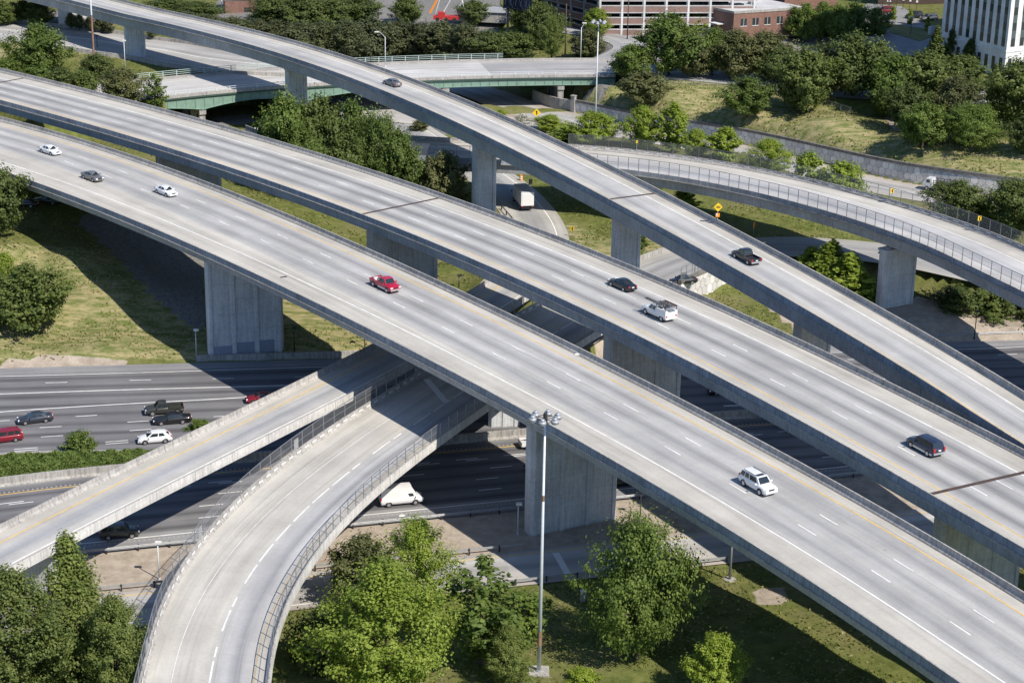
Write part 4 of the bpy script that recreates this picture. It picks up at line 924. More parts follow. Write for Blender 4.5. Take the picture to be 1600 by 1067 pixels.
# dark scuff pieces on the decks (torn tyre)
for k, (px, py, lb) in enumerate(((443, 433, 'strip of torn tyre on the left shoulder of the nearest flyover'), )):
    g = un(px, py, ZA + .02); v = MB().loft([[(x, -.14 - .05 * math.sin(3 * x), .0), (x, .14 - .08 * math.cos(4 * x), .0), (x, .1, .07), (x, -.1, .06)] for x in np.linspace(-.5, .5, 6)]); o = v.build('tyre_scrap', M['tyre']); o.location = g; o.rotation_euler[2] = .6; tag(o, lb, 'tyre scrap')
# ------------------------------------------------------------------ vehicles (x forward, z up, origin on the ground)
def lerp(a, b, t): return tuple(a[i] + (b[i] - a[i]) * t for i in range(len(a)))
def section(x, zb, zt, w, crown=.04):
    h = zt - zb
    half = [(w * .86, zb), (w * .985, zb + .12 * h + .05), (w, zb + .5 * h), (w * .975, zt - .13 * h), (w * .90, zt - .02), (w * .5, zt + crown * .8)]
    return [(x, -y, z) for y, z in half] + [(x, 0, zt + crown)] + [(x, y, z) for y, z in half[::-1]]
def vehicle(name, label, cat, P, mat, loc, rz, group=None):
    root = empty(name, loc, rz, label, cat, group)
    def B(mb, nm, m, par=None, sm=False):
        o = mb.build(nm, m, par or root, sm, fix=True); return o
    secs = [section(*s_) for s_ in P['st']]
    bod = MB(); n = len(secs[0]); bod.loft(secs, True, True); o = B(bod, 'body', mat, None, True)
    if 'trim' in P: 
        t = MB()
        for s in (-1, 1): t.loft([[(x, s * (w * 1.0), zb + .02), (x, s * (w * 1.015), zb + .05), (x, s * (w * 1.015), zb + .24), (x, s * (w * .99), zb + .27)] for x, zb, zt, w in P['st'][2:-2]])
        B(t, 'lower_trim', P['trim'])
    g = P['gh']; xf, xrf, xrr, xr, zb0, zb1, H, wb, wr = g        # base front, roof front, roof rear, base rear, belt heights, roof, half widths
    zrf = H - .04
    Bf, Tf, Tr, Br = (xf, wb * .93, zb0), (xrf, wr * .97, zrf), (xrr, wr * .96, H - .05), (xr, wb * .93, zb1)
    Bm = ((xf + xr) / 2, wb, (zb0 + zb1) / 2); Tm = ((xrf + xrr) / 2, wr, H)
    def mir(p): return (p[0], -p[1], p[2])
    cab = MB(); V = [Bf, Tf, Tm, Tr, Br, Bm]; V = V + [mir(p) for p in V] + [(Tm[0], 0, H + .035), (Tf[0] + .03, 0, zrf + .03), (Tr[0] - .02, 0, H)]
    cab.add(V, [(0, 5, 2, 1), (5, 4, 3, 2), (6, 7, 8, 11), (11, 8, 9, 10), (0, 1, 13, 7, 6), (4, 10, 9, 14, 3), (1, 2, 12, 13), (7, 13, 12, 8), (2, 3, 14, 12), (8, 12, 14, 9)])
    B(cab, 'cabin', P.get('cabmat', mat))
    def pane(c, nm, s0, s1, t0, t1, off=.014):
        """c = four corners: bottom a, bottom b, top b, top a"""
        a, b, d, e = [Vector(p) for p in c]; nrm = (b - a).cross(e - a).normalized()
        def S(s_, t): return (a.lerp(b, s_)).lerp(e.lerp(d, s_), t)
        q = [S(s0, t0), S(s1, t0), S(s1, t1), S(s0, t1)]; cen = sum(q, Vector()) / 4
        if nrm.dot(cen - Vector(((xf + xr) / 2, 0, (zb0 + H) / 2 - .2))) < 0: nrm = -nrm
        mb = MB(); mb.loft([[p + nrm * .001 for p in q], [p + nrm * off for p in q]]); B(mb, nm, M['glass'])
    pane((mir(Bf), Bf, Tf, mir(Tf)), 'windshield', .07, .93, .12, .92)
    if P.get('rear', True): pane((mir(Br), Br, Tr, mir(Tr)), 'rear_window', .1, .9, .22, .9)
    for sgn in (1, -1):
        f = (lambda p: p) if sgn > 0 else mir
        for (seg, s0, s1) in P['win']:
            c = (f(Bf), f(Bm), f(Tm), f(Tf)) if seg == 0 else (f(Bm), f(Br), f(Tr), f(Tm)); pane(c, 'side_window', s0, s1, P.get('wt', (.16, .86))[0], P.get('wt', (.16, .86))[1])
    L0, L1 = P['st'][0][0], P['st'][-1][0]; wf = P['st'][1][3]; w2 = P['st'][-2][3]
    zl = P.get('zl', .68); zt_ = P.get('zt', .82)
    for s in (-1, 1):
        B(MB().box((L0 - .1, s * wf * .74, zl), (.2, wf * .42, .17)), 'headlight', M['head']); B(MB().box((L1 + .06, s * w2 * .84, zt_), (.2, w2 * .26, P.get('th', .2))), 'taillight', M['tail'])
        B(MB().box((xf - .35, s * (wb + .19), zb0 + .1), (.12, .26, .17)), 'wing_mirror', P.get('mirmat', mat))
    B(MB().box((L0 - .03, 0, zl - .02), (.1, wf * .85, .16)), 'grille', P.get('grille', M['black']))
    bm = P.get('bump', mat); z = P.get('zbump', .45)
    B(MB().box((L0 - .02, 0, z), (.2, wf * 1.85, .2)), 'bumper', bm); B(MB().box((L1 + .02, 0, z + .02), (.2, w2 * 1.85, .2)), 'bumper', bm)
    B(MB().box((L1 - .01, 0, zt_ - .08), (.14, .36, .14)), 'number_plate', M['plate'])
    r = P.get('r', .33)
    for x in P['ax']:
        w = P['w']
        for s in (-1, 1):
            arch = MB()
            pts = [(x + math.cos(a) * (r + .09), s * (w + .006), max(.2, r + math.sin(a) * (r + .09))) for a in np.linspace(-.3, math.pi + .3, 14)]
            pts2 = [(p[0], s * (w - .25), p[2]) for p in pts]
            arch.loft([pts, pts2]); B(arch, 'wheel_arch', M['black'])
            wh = B(MB().tube((x, s * (w - .20), r), (x, s * (w + .025), r), r, r * .97, 16), 'wheel', M['tyre'])
            B(MB().tube((x, s * (w), r), (x, s * (w + .035), r), r * .66, r * .60, 12), 'rim', M['rim'], wh)
    return root, B
def spec(kind, **k):
    if kind == 'sedan':
        P = dict(st=[(2.42, .36, .60, .66), (2.30, .24, .70, .80), (1.9, .18, .80, .88), (1.05, .17, .92, .90), (0, .17, .94, .91), (-1.2, .17, .97, .91), (-1.75, .18, .99, .89), (-2.2, .22, .98, .85), (-2.38, .3, .90, .78), (-2.43, .36, .70, .72)],
                 gh=(1.15, .38, -.85, -1.72, .90, .96, 1.44, .84, .62), win=[(0, .16, .92), (1, .06, .70)], ax=(1.45, -1.38), w=.90)
    if kind == 'longsedan':
        P = dict(st=[(2.68, .38, .62, .74), (2.6, .25, .76, .86), (2.1, .2, .84, .94), (1.15, .19, .93, .96), (0, .19, .95, .97), (-1.4, .19, .97, .97), (-1.7, .2, 1.0, .95), (-2.5, .24, .98, .92), (-2.66, .32, .93, .86), (-2.7, .38, .7, .8)],
                 gh=(1.05, .3, -.95, -1.6, .91, .96, 1.45, .88, .66), win=[(0, .15, .93), (1, .06, .74)], ax=(1.6, -1.4), w=.95, zt=.78)
    if kind == 'suv':
        P = dict(st=[(2.38, .42, .72, .76), (2.30, .30, .90, .88), (1.9, .28, 1.03, .93), (1.15, .28, 1.10, .94), (0, .28, 1.10, .95), (-1.6, .28, 1.12, .95), (-2.2, .3, 1.12, .93), (-2.36, .36, 1.08, .88), (-2.4, .42, .9, .84)],
                 gh=(1.25, .62, -2.0, -2.33, 1.06, 1.08, 1.80, .90, .72), win=[(0, .22, .93), (1, .04, .46), (1, .54, .95)], ax=(1.42, -1.42), w=.94, r=.38, zl=.82, zt=1.0, th=.4, zbump=.55)
    if kind == 'minivan':
        P = dict(st=[(2.5, .36, .62, .72), (2.42, .24, .78, .85), (2.0, .2, .95, .93), (1.5, .2, 1.04, .95), (0, .2, 1.06, .96), (-1.8, .2, 1.06, .96), (-2.4, .24, 1.06, .93), (-2.52, .36, .95, .88)],
                 gh=(1.75, .85, -2.05, -2.42, 1.0, 1.04, 1.74, .90, .72), win=[(0, .3, .95), (1, .04, .5), (1, .56, .95)], ax=(1.5, -1.5), w=.95, zt=1.0, th=.36)
    if kind == 'hatch':
        P = dict(st=[(2.28, .36, .62, .68), (2.18, .24, .76, .82), (1.8, .2, .90, .90), (1.1, .19, .98, .91), (0, .19, 1.0, .92), (-1.4, .2, 1.05, .92), (-2.0, .24, 1.05, .89), (-2.2, .32, .98, .84), (-2.25, .4, .8, .8)],
                 gh=(1.2, .4, -1.45, -2.1, .95, 1.04, 1.58, .86, .66), win=[(0, .18, .93), (1, .04, .6)], ax=(1.4, -1.36), w=.91, zt=.95)
    if kind in ('pickup', 'bigpickup', 'utility'):
        L = 2.75
        P = dict(st=[(L, .45, .78, .80), (L - .08, .34, .94, .92), (L - .5, .32, 1.06, .96), (1.35, .32, 1.12, .97), (.5, .32, 1.12, .97), (-.42, .32, 1.12, .97), (-.5, .34, 1.10, .96), (-.52, .34, .78, .95), (-2.6, .38, .78, .95), (-2.72, .42, .74, .93)],
                 gh=(1.45, .85, -.28, -.46, 1.08, 1.10, 1.82, .92, .72), win=[(0, .25, .95), (1, .08, .9)], ax=(1.75, -1.75), w=.96, r=.39, zl=.86, zt=.92, th=.26, bump=M['chrome'], zbump=.55, wt=(.14, .84))
    if kind == 'van':
        P = dict(st=[(2.85, .42, .70, .78), (2.76, .32, .88, .92), (2.4, .3, 1.10, .97), (2.0, .3, 1.22, .99), (1.0, .3, 1.28, 1.0), (-2.6, .3, 1.28, 1.0), (-2.78, .36, 1.2, .98)],
                 gh=(2.15, 1.30, -2.62, -2.76, 1.18, 1.26, 2.55, .96, .80), win=[(0, .20, .46)], ax=(1.75, -1.75), w=.99, r=.36, zl=.82, zt=1.1, th=.4, bump=M['black'], wt=(.05, .36), grille=M['black'])
    P.update(k); return P
def bed(B, mat, load=False):
    b = MB(); 
    for s in (-1, 1): b.box((-1.62, s * .90, .93), (2.2, .12, .36))
    b.box((-2.68, 0, .93), (.1, 1.84, .36)); b.box((-.58, 0, .93), (.08, 1.7, .36)); B(b, 'cargo_bed', mat); B(MB().box((-1.62, 0, .785), (2.1, 1.68, .03)), 'bed_floor', M['black'])
pw = paint('white_car_paint', (.72, .73, .74)); pg = paint('grey_car_paint', (.16, .16, .165), .3); pgr = paint('grey_brown_car_paint', (.20, .19, .18), .4)
pk = paint('black_car_paint', (.012, .012, .014)); pb_ = paint('dark_blue_grey_car_paint', (.035, .042, .055), .2); pr_ = paint('red_pickup_paint', (.40, .008, .035)); pdr = paint('dark_red_car_paint', (.20, .008, .02)); pn = paint('navy_car_paint', (.022, .028, .055), .2); pgd = paint('dark_olive_paint', (.05, .052, .045), .2)
def on(path, px, z, sgn, dpx=(0, 0)):
    g = un(px[0], px[1], z); q, u = path.near(g); p, t, n = path.at(q); a = math.atan2(t[1] * sgn, t[0] * sgn); return (g[0], g[1], z + .013), a
def car(kind, name, label, cat, mat, where, **k):
    sp_ = k.pop('spec', {}); r, B = vehicle(name, label, cat, spec(kind, **sp_), mat, *where)
    if kind in ('pickup', 'bigpickup'): bed(B, mat)
    return r, B
car('sedan', 'car', 'white sedan on the nearest flyover, farthest left of the three cars there', 'car', pw, on(PA, (78.5, 240), ZA, 1))
car('sedan', 'car', 'grey brown sedan on the nearest flyover, between the two white sedans', 'car', pgr, on(PA, (144.5, 281), ZA, 1))
car('sedan', 'car', 'white sedan on the nearest flyover, right of the grey brown sedan', 'car', pw, on(PA, (259.5, 304), ZA, 1))
r, B = car('pickup', 'pickup_truck', 'bright red pickup with white things in its bed on the nearest flyover', 'pickup truck', pr_, on(PA, (602, 451), ZA, 1), spec=dict(trim=M['chrome']))
B(MB().box((-1.3, .25, 1.02), (.9, .5, .4), .3), 'white_sack', M['plate']); B(MB().box((-2.1, -.2, .98), (.6, .7, .3), -.2), 'white_sack', M['plate']); B(MB().tube((-.7, -.85, 1.1), (-.7, -.85, 1.55), .04).tube((-.7, .85, 1.1), (-.7, .85, 1.55), .04).tube((-.7, -.85, 1.55), (-.7, .85, 1.55), .04), 'headache_rack', M['black'])
r, B = car('suv', 'suv', 'white sport utility vehicle with a dark sunroof and black roof rails on the nearest flyover', 'SUV', pw, on(PA, (1184, 764), ZA, 1), spec=dict(grille=M['black']))
for s in (-1, 1): B(MB().tube((.45, s * .66, 1.87), (-1.8, s * .66, 1.87), .035), 'roof_rail', M['black'])
B(MB().box((.25, 0, 1.825), (.42, .9, .03)), 'sunroof', M['glass'])
car('sedan', 'car', 'black sedan on the middle flyover just ahead of the white ladder truck', 'car', pk, on(PB, (972, 450), ZB, -1))
r, B = car('utility', 'utility_truck', 'white utility truck carrying ladders on a roof rack on the middle flyover', 'truck', pw, on(PB, (1029, 495), ZB, -1), spec=dict(bump=pw))
b = MB()
for s in (-1, 1): b.box((-1.62, s * .82, 1.2), (2.25, .4, .9))
b.box((-2.66, 0, 1.1), (.14, 1.9, .7)); b.box((-1.62, 0, 1.05), (2.2, 1.3, .12)); B(b, 'service_body', pw)
rk = MB()
for x in (-.62, -2.6):
    for s in (-1, 1): rk.tube((x, s * .95, 1.6), (x, s * .95, 2.15), .045)
    rk.tube((x, -1.0, 2.15), (x, 1.0, 2.15), .045)
for s in (-1, 1): rk.tube((.1, s * .98, 2.15), (-2.75, s * .98, 2.15), .045)
B(rk, 'ladder_rack', M['galvdark'])
def ladder(y, x0, x1, z, nm, mat, wd_=.38):
    l = MB()
    for s in (-1, 1): l.box(((x0 + x1) / 2, y + s * wd_ / 2, z), (abs(x1 - x0), .06, .1))
    for x in np.arange(min(x0, x1) + .2, max(x0, x1), .32): l.box((x, y, z), (.05, wd_, .05))
    o = l.build('ladder', mat); o.location = r.location; o.rotation_euler = r.rotation_euler; tag(o, nm, 'ladder'); return o
ladder(.72, 2.1, -2.7, 2.27, 'long dark ladder on the rack of the white utility truck, reaching forward over its hood', M['galvdark']); ladder(.05, .0, -2.7, 2.27, 'dark ladder in the middle of the utility truck rack', M['galvdark']); ladder(-.68, -.1, -2.75, 2.27, 'orange ended ladder on the far side of the utility truck rack', M['rust'])
car('suv', 'suv', 'navy blue sport utility vehicle with pale lower trim on the middle flyover', 'SUV', pn, on(PB, (1445, 704), ZB, -1), spec=dict(trim=M['chrome'], bump=M['chrome']))
car('sedan', 'car', 'grey sedan at the top of the slim ramp, driving away', 'car', pg, on(PD, (613, 134), dz(613), -1))
car('pickup', 'pickup_truck', 'black pickup truck on the slim ramp, driving away', 'pickup truck', pk, on(PD, (1166, 408), dz(1166), -1))
def hwy(px, sgn, f=y_med, z=0.):
    g = un(px[0], px[1], z); d = (f(g[0] + 2) - f(g[0] - 2)) / 4; return (g[0], g[1], z), math.atan2(d * sgn, sgn)
car('sedan', 'car', 'dark blue grey sedan alone on the left of the motorway', 'car', pb_, hwy((55, 659), -1))
car('minivan', 'minivan', 'dark red minivan cut by the left edge of the picture, on the motorway', 'minivan', pdr, hwy((6, 689), -1))
car('pickup', 'pickup_truck', 'dark grey pickup truck on the motorway just behind the long black sedan', 'pickup truck', pgd, hwy((257, 645), -1))
car('longsedan', 'car', 'long black sedan on the motorway in front of the dark grey pickup', 'car', pk, hwy((269, 660), -1))
car('hatch', 'car', 'white hatchback on the motorway beside the hedge', 'car', pw, hwy((242, 690), -1))
car('sedan', 'car', 'dark red car half hidden behind the low straight ramp, in shadow', 'car', pdr, hwy((410, 627), -1))
car('sedan', 'car', 'dark car in shade, seen through the gap between the two wide flyovers', 'car', pk, hwy((1131, 614), -1))
car('suv', 'suv', 'dark sport utility vehicle in the shadow under the low straight ramp', 'SUV', pgd, hwy((187, 838), 1))
r, B = car('van', 'cargo_van', 'white high roofed cargo van on the motorway beside the curved ramp', 'van', pw, hwy((626, 786), 1))
car('pickup', 'pickup_truck', 'white pickup truck peeking out left of the big centre pier', 'pickup truck', pw, hwy((842, 697), 1))
car('sedan', 'car', 'dark grey car in the shade, its tail showing left of the big centre pier', 'car', pgd, hwy((848, 736), 1))
r, B = car('pickup', 'pickup_truck', 'dark pickup truck with a rack, coming out right of the big centre pier', 'pickup truck', pgd, hwy((972, 756), 1))
rk = MB()
for s in (-1, 1):
    rk.tube((.9, s * .9, 2.0), (-2.6, s * .9, 2.0), .05)
    for x in (-.6, -2.5): rk.tube((x, s * .9, 1.1), (x, s * .9, 2.0), .05)
for x in np.arange(-2.5, .6, .6): rk.tube((x, -.9, 2.0), (x, .9, 2.0), .04)
B(rk, 'rack', M['galv'])
car('sedan', 'car', 'dark car in the side street bay behind the middle flyover, next to the wire fence', 'car', pk, ((un(1066, 444, 5.4)[0], un(1066, 444, 5.4)[1], 5.45), R(-160)))
car('hatch', 'car', 'dark blue car half hidden behind the right ramp pier', 'car', pb_, on(PGx, (1398, 398), 4.83, -1))
for k, (px, py, m_, lb) in enumerate(((40, 323, pk, 'black car parked in deep shade under the nearest flyover, at the left edge'), (74, 318, pgd, 'dark olive car parked in deep shade under the nearest flyover, right of the black one'))):
    g = hit(px, py); car('sedan', 'car', lb, 'car', m_, (g, R(170)))
# box truck -----------------------------------------------------------------------
wh = on(PFx, (817, 322), 4.5, 1); tr = empty('box_truck', wh[0], wh[1], 'white box truck seen from behind on the access road under the flyovers', 'truck')
MB().box((-.6, 0, 2.35), (6.2, 2.44, 2.6)).build('cargo_box', pw, tr); MB().box((-.6, 0, 3.68), (6.1, 2.3, .06)).build('box_roof', M['boxroof'] if 'boxroof' in M else plain('grey_box_roof', (.42, .44, .47), .6), tr)
MB().box((-3.72, 0, 2.25), (.03, 2.1, 2.2)).build('roller_door', M['plate'], tr); MB().box((-3.6, 0, .62), (.35, 2.3, .2)).build('rear_bumper', M['black'], tr); MB().box((-.3, 0, .8), (6.4, .9, .3)).build('chassis', M['black'], tr)
c_ = MB(); c_.loft([[(x, -y, z) for y, z in pr] + [(x, y, z) for y, z in pr[::-1]] for x, pr in ((2.6, [(1.0, .5), (1.05, 1.5), (.95, 2.5)]), (3.6, [(1.0, .5), (1.05, 1.5), (.92, 2.4)]), (4.2, [(.95, .5), (1.0, 1.45), (.9, 1.6)]), (4.6, [(.85, .55), (.9, 1.3), (.8, 1.4)]))]); c_.build('cab', pw, tr, fix=True)
MB().loft([[(3.63, -.85, 2.38), (3.63, .85, 2.38), (4.19, .82, 1.62), (4.19, -.82, 1.62)], [(3.68, -.85, 2.40), (3.68, .85, 2.40), (4.24, .82, 1.64), (4.24, -.82, 1.64)]]).build('windshield', M['glass'], tr, fix=True)
for x in (3.3, -2.3):
    for s in (-1, 1):
        w_ = MB().tube((x, s * .85, .45), (x, s * 1.15, .45), .45, .44, 16).build('wheel', M['tyre'], tr); MB().tube((x, s * 1.1, .45), (x, s * 1.17, .45), .27, .24, 12).build('rim', M['rim'], w_)
for s in (-1, 1): MB().box((-3.73, s * 1.0, .95), (.06, .22, .16)).build('taillight', M['tail'], tr); MB().box((4.0, s * 1.3, 1.9), (.1, .12, .5)).build('wing_mirror', M['black'], tr)
# flatbed truck ----------------------------------------------------------------------
wh = on(PS, (1468, 299), 5.5, -1); tr = empty('flatbed_truck', wh[0], wh[1], 'white cab truck with a dark slatted flatbed in front of the hexagon wall', 'truck')
c_ = MB(); c_.loft([[(x, -y, z) for y, z in pr] + [(x, y, z) for y, z in pr[::-1]] for x, pr in ((1.4, [(1.0, .6), (1.05, 1.5), (.98, 2.45)]), (2.6, [(1.0, .6), (1.05, 1.5), (.95, 2.4)]), (3.2, [(.98, .6), (1.02, 1.4), (.9, 1.55)]), (3.3, [(.95, .65), (.95, 1.3), (.85, 1.4)]))]); c_.build('cab', pw, tr, fix=True)
MB().loft([[(2.64, -.88, 2.36), (2.64, .88, 2.36), (3.2, .84, 1.58), (3.2, -.84, 1.58)], [(2.69, -.88, 2.38), (2.69, .88, 2.38), (3.25, .84, 1.60), (3.25, -.84, 1.60)]]).build('windshield', M['glass'], tr, fix=True)
for s in (-1, 1): MB().box((2.1, s * 1.04, 1.9), (.7, .04, .6)).build('side_window', M['glass'], tr)
MB().box((-1.2, 0, 1.0), (4.8, 2.3, .16)).build('flatbed', M['galvdark'], tr); MB().box((-.4, 0, .75), (5.6, .9, .25)).build('chassis', M['black'], tr)
st_ = MB()
for s in (-1, 1):
    for x in np.arange(-3.4, 1.2, .62): st_.box((x, s * 1.1, 1.65), (.09, .07, 1.2))
    for z in (1.4, 1.8, 2.2): st_.box((-1.2, s * 1.1, z), (4.7, .05, .1))
st_.build('stake_sides', M['galvdark'], tr)
for x in (2.3, -2.3):
    for s in (-1, 1):
        w_ = MB().tube((x, s * .8, .45), (x, s * 1.1, .45), .45, .44, 16).build('wheel', M['tyre'], tr); MB().tube((x, s * 1.06, .45), (x, s * 1.12, .45), .27, .24, 12).build('rim', M['rim'], w_)
# parked cars by the offices
for k, (px, py, kd, m_, rz, lb) in enumerate(((1383, 21, 'suv', pdr, 200, 'dark red vehicle parked at the lot entrance, top right'), (1428, 29, 'suv', pk, 205, 'black vehicle parked in the lot, left of the grey one, top right'), (1451, 33, 'suv', pg, 205, 'dark grey vehicle parked nearest the white tower in the lot'),
        (1005, 84, 'hatch', pn, 170, 'dark car on the city street beneath the trees in front of the garage'), (1062, 100, 'minivan', pg, 170, 'grey van waiting on the city street behind the bank trees'))):
    g = hit(px, py); car(kd, 'car' if kd != 'suv' else 'suv', lb, 'car', m_, (g, R(rz)))
# ------------------------------------------------------------------ trees
def leaf_mat(name, c0, c1, trans=.3):
    m, nt, b = newmat(name); out = nt.nodes['Material Output']
    at = N(nt, 'ShaderNodeAttribute', attribute_name='tone'); sp = N(nt, 'ShaderNodeSeparateColor'); nt.links.new(at.outputs['Color'], sp.inputs[0])
    col = mixc(nt, c0, c1, sp.outputs[0])
    oi = N(nt, 'ShaderNodeObjectInfo'); col = mixc(nt, col, ramp(nt, oi.outputs['Random'], [(0, (.86, .86, .9)), (1, (1.12, 1.1, 1.0))]), 1., 'MULTIPLY')
    nt.links.new(col, b.inputs['Base Color']); b.inputs['Roughness'].default_value = .55; b.inputs['Specular IOR Level'].default_value = .25
    tr = N(nt, 'ShaderNodeBsdfTranslucent'); nt.links.new(mixc(nt, col, (1.0, 1.1, .5), 1., 'MULTIPLY'), tr.inputs[0])
    mx = N(nt, 'ShaderNodeMixShader'); mx.inputs[0].default_value = trans; nt.links.new(b.outputs[0], mx.inputs[1]); nt.links.new(tr.outputs[0], mx.inputs[2]); nt.links.new(mx.outputs[0], out.inputs[0])
    return m
LM = dict(bright=leaf_mat('bright_spring_leaves', (.150, .225, .020), (.400, .480, .100), .45), mid=leaf_mat('mid_green_leaves', (.075, .125, .022), (.220, .290, .075), .42), dark=leaf_mat('dark_green_leaves', (.060, .092, .022), (.175, .215, .068), .38),
          pine=leaf_mat('pine_needles', (.045, .060, .024), (.145, .160, .075), .25), olive=leaf_mat('olive_leaves', (.070, .088, .028), (.200, .205, .090), .34), cyp=leaf_mat('fine_dark_leaves', (.095, .140, .030), (.260, .305, .095), .42), silver=leaf_mat('grey_flowering_twigs', (.16, .17, .13), (.50, .50, .44), .2))
def crown_mesh(name, kind, h, w, seed, nc, nl, leaf, mat):
    g = np.random.default_rng(seed); c = []; cs = []
    ph = g.uniform(0, 6.28, 6)
    def rad(t, a):
        lob = 1 + .20 * np.sin(2 * a + ph[0] + 3 * t) + .16 * np.sin(3 * a + ph[1] - 4 * t) + .09 * np.sin(5 * a + ph[2] + 6 * t)
        if kind == 'round': r = np.sqrt(np.clip(1 - (2 * t - .92) ** 2 / 1.12, .02, 1))
        elif kind == 'oval': r = np.clip(np.sin(np.pi * np.clip(.10 + t * .88, 0, 1)) ** .75, .05, 1)
        elif kind == 'cone': r = np.clip((1 - t) ** .85, .04, 1) * (.55 + .45 * np.clip(t / .12, 0, 1))
        elif kind == 'shrub': r = np.sqrt(np.clip(1 - (t * .97) ** 2, .03, 1))
        elif kind == 'pine': r = np.clip(.45 + .55 * np.sin(np.pi * np.clip(t * 1.02, 0, 1)), .1, 1) * (1 - .45 * t)
        elif kind == 'tiered': r = np.clip((1 - t) ** .6, .06, 1) * (.75 + .25 * np.sin(t * 22))
        return r * lob
    z0 = {'round': .16, 'oval': .13, 'cone': .04, 'shrub': .0, 'pine': .22, 'tiered': .1}[kind] * h
    t = g.uniform(0, 1, nc) ** (1.0 if kind not in ('cone', 'tiered') else 1.45); a = g.uniform(0, 2 * np.pi, nc); f = np.sqrt(g.uniform(.06, 1, nc)) * g.uniform(.9, 1.12, nc)
    r = rad(t, a) * w / 2 * f
    cen = np.stack([r * np.cos(a), r * np.sin(a), z0 + t * (h - z0)], 1)
    size = w * g.uniform(.055, .12, nc) * (1.0 if kind != 'cone' else .8) * (100. / max(nc, 60)) ** .2
    tone_c = g.uniform(.0, .55, nc) + .25 * f
    k = np.repeat(np.arange(nc), nl)
    off = g.normal(0, 1, (len(k), 3)); off /= (np.linalg.norm(off, axis=1)[:, None] + 1e-6); off *= g.uniform(.15, 1.3, (len(k), 1))
    flat = .62 if kind not in ('pine', 'tiered') else .4
    pos = cen[k] + off * size[k][:, None] * np.array([1.15, 1.15, flat])
    rd = cen * np.array([1, 1, .0]) + np.array([0, 0, .35 * h]); rd = rd / (np.linalg.norm(rd, axis=1)[:, None] + 1e-6)
    pos = pos + rd[k] * (g.normal(0, .75, len(k)) * size[k])[:, None]
    outw = pos - np.array([0, 0, z0 + .35 * (h - z0)]); outw /= np.linalg.norm(outw, axis=1)[:, None] + 1e-6
    nrm = off * .9 + outw * .8 + np.array([0, 0, .55]) + g.normal(0, .45, (len(k), 3)); nrm /= np.linalg.norm(nrm, axis=1)[:, None]
    e = np.cross(nrm, g.normal(0, 1, (len(k), 3))); e /= np.linalg.norm(e, axis=1)[:, None]; q = np.cross(nrm, e)
    s = leaf * g.uniform(.6, 1.25, (len(k), 1)); asp_ = .62 if kind not in ('pine',) else .34
    V = np.stack([pos - e * s, pos - q * s * asp_, pos + e * s, pos + q * s * asp_], 1).reshape(-1, 3)
    V[:, 2] = np.maximum(V[:, 2], .02)
    tone = np.clip(tone_c[k] + g.normal(0, .2, len(k)) , 0, 1); tone = np.repeat(tone, 4)
    me = bpy.data.meshes.new(name); n = len(k); me.vertices.add(4 * n); me.vertices.foreach_set('co', V.astype(np.float32).ravel())
    me.loops.add(4 * n); me.loops.foreach_set('vertex_index', np.arange(4 * n, dtype=np.int32)); me.polygons.add(n); me.polygons.foreach_set('loop_start', (np.arange(n) * 4).astype(np.int32)); me.update(calc_edges=True)
    ca = me.color_attributes.new('tone', 'FLOAT_COLOR', 'POINT'); ca.data.foreach_set('color', np.stack([tone, tone, tone, np.ones_like(tone)], 1).astype(np.float32).ravel())
    me.materials.append(mat); return me, cen, z0
PROTO = {}
def proto(key, kind, h, w, seed, nc, nl, leaf, mat):
    me, cen, z0 = crown_mesh('crown', kind, h, w, seed, nc, nl, leaf, LM[mat])
    mb = MB(); rr = .022 * h if kind != 'shrub' else .05; top = z0 + .62 * (h - z0); rng = random.Random(seed)
    pts = [(0, 0, -.5), (.02 * w, 0, z0 + .1), (-.02 * w, .02 * w, (z0 + top) / 2), (0, 0, top)]
    for i in range(3): mb.tube(pts[i], pts[i + 1], rr * (1.25 - .32 * i), rr * (.93 - .32 * i), 7, False)
    idx = list(range(len(cen))); rng.shuffle(idx)
    for i in idx[:14]:
        c = cen[i]; zb = z0 + (c[2] - z0) * rng.uniform(.3, .7); zb = min(zb, top); mid = (c[0] * .5, c[1] * .5, zb + (c[2] - zb) * .35)
        mb.tube((0, 0, zb), mid, rr * .38, rr * .26, 5, False); mb.tube(mid, tuple(c), rr * .26, rr * .08, 5, False)
    PROTO[key] = (me, mb.mesh('trunk', M['bark'], True), h, w)
proto('oakA', 'round', 11, 10, 1, 230, 62, .25, 'mid'); proto('oakB', 'round', 10, 10, 2, 330, 90, .14, 'mid'); proto('oakD', 'round', 11, 11, 3, 230, 62, .27, 'dark'); proto('oakE', 'round', 10, 9, 13, 210, 62, .26, 'dark')
proto('brightA', 'oval', 12, 9, 4, 260, 105, .13, 'bright'); proto('brightB', 'oval', 10, 7.5, 5, 260, 90, .155, 'bright'); proto('brightC', 'oval', 9, 4.6, 6, 130, 62, .20, 'bright')
proto('cypA', 'oval', 13, 8, 7, 340, 95, .13, 'cyp'); proto('cypB', 'cone', 12, 8.4, 8, 340, 95, .13, 'cyp'); proto('coneD', 'cone', 9, 4.2, 9, 300, 60, .22, 'dark'); proto('coneB', 'cone', 8, 5, 21, 230, 55, .21, 'bright')
proto('pineA', 'pine', 11, 9, 10, 210, 62, .30, 'pine'); proto('pineB', 'pine', 10, 9, 11, 200, 60, .30, 'pine'); proto('pineC', 'round', 9, 9, 22, 200, 60, .30, 'pine')
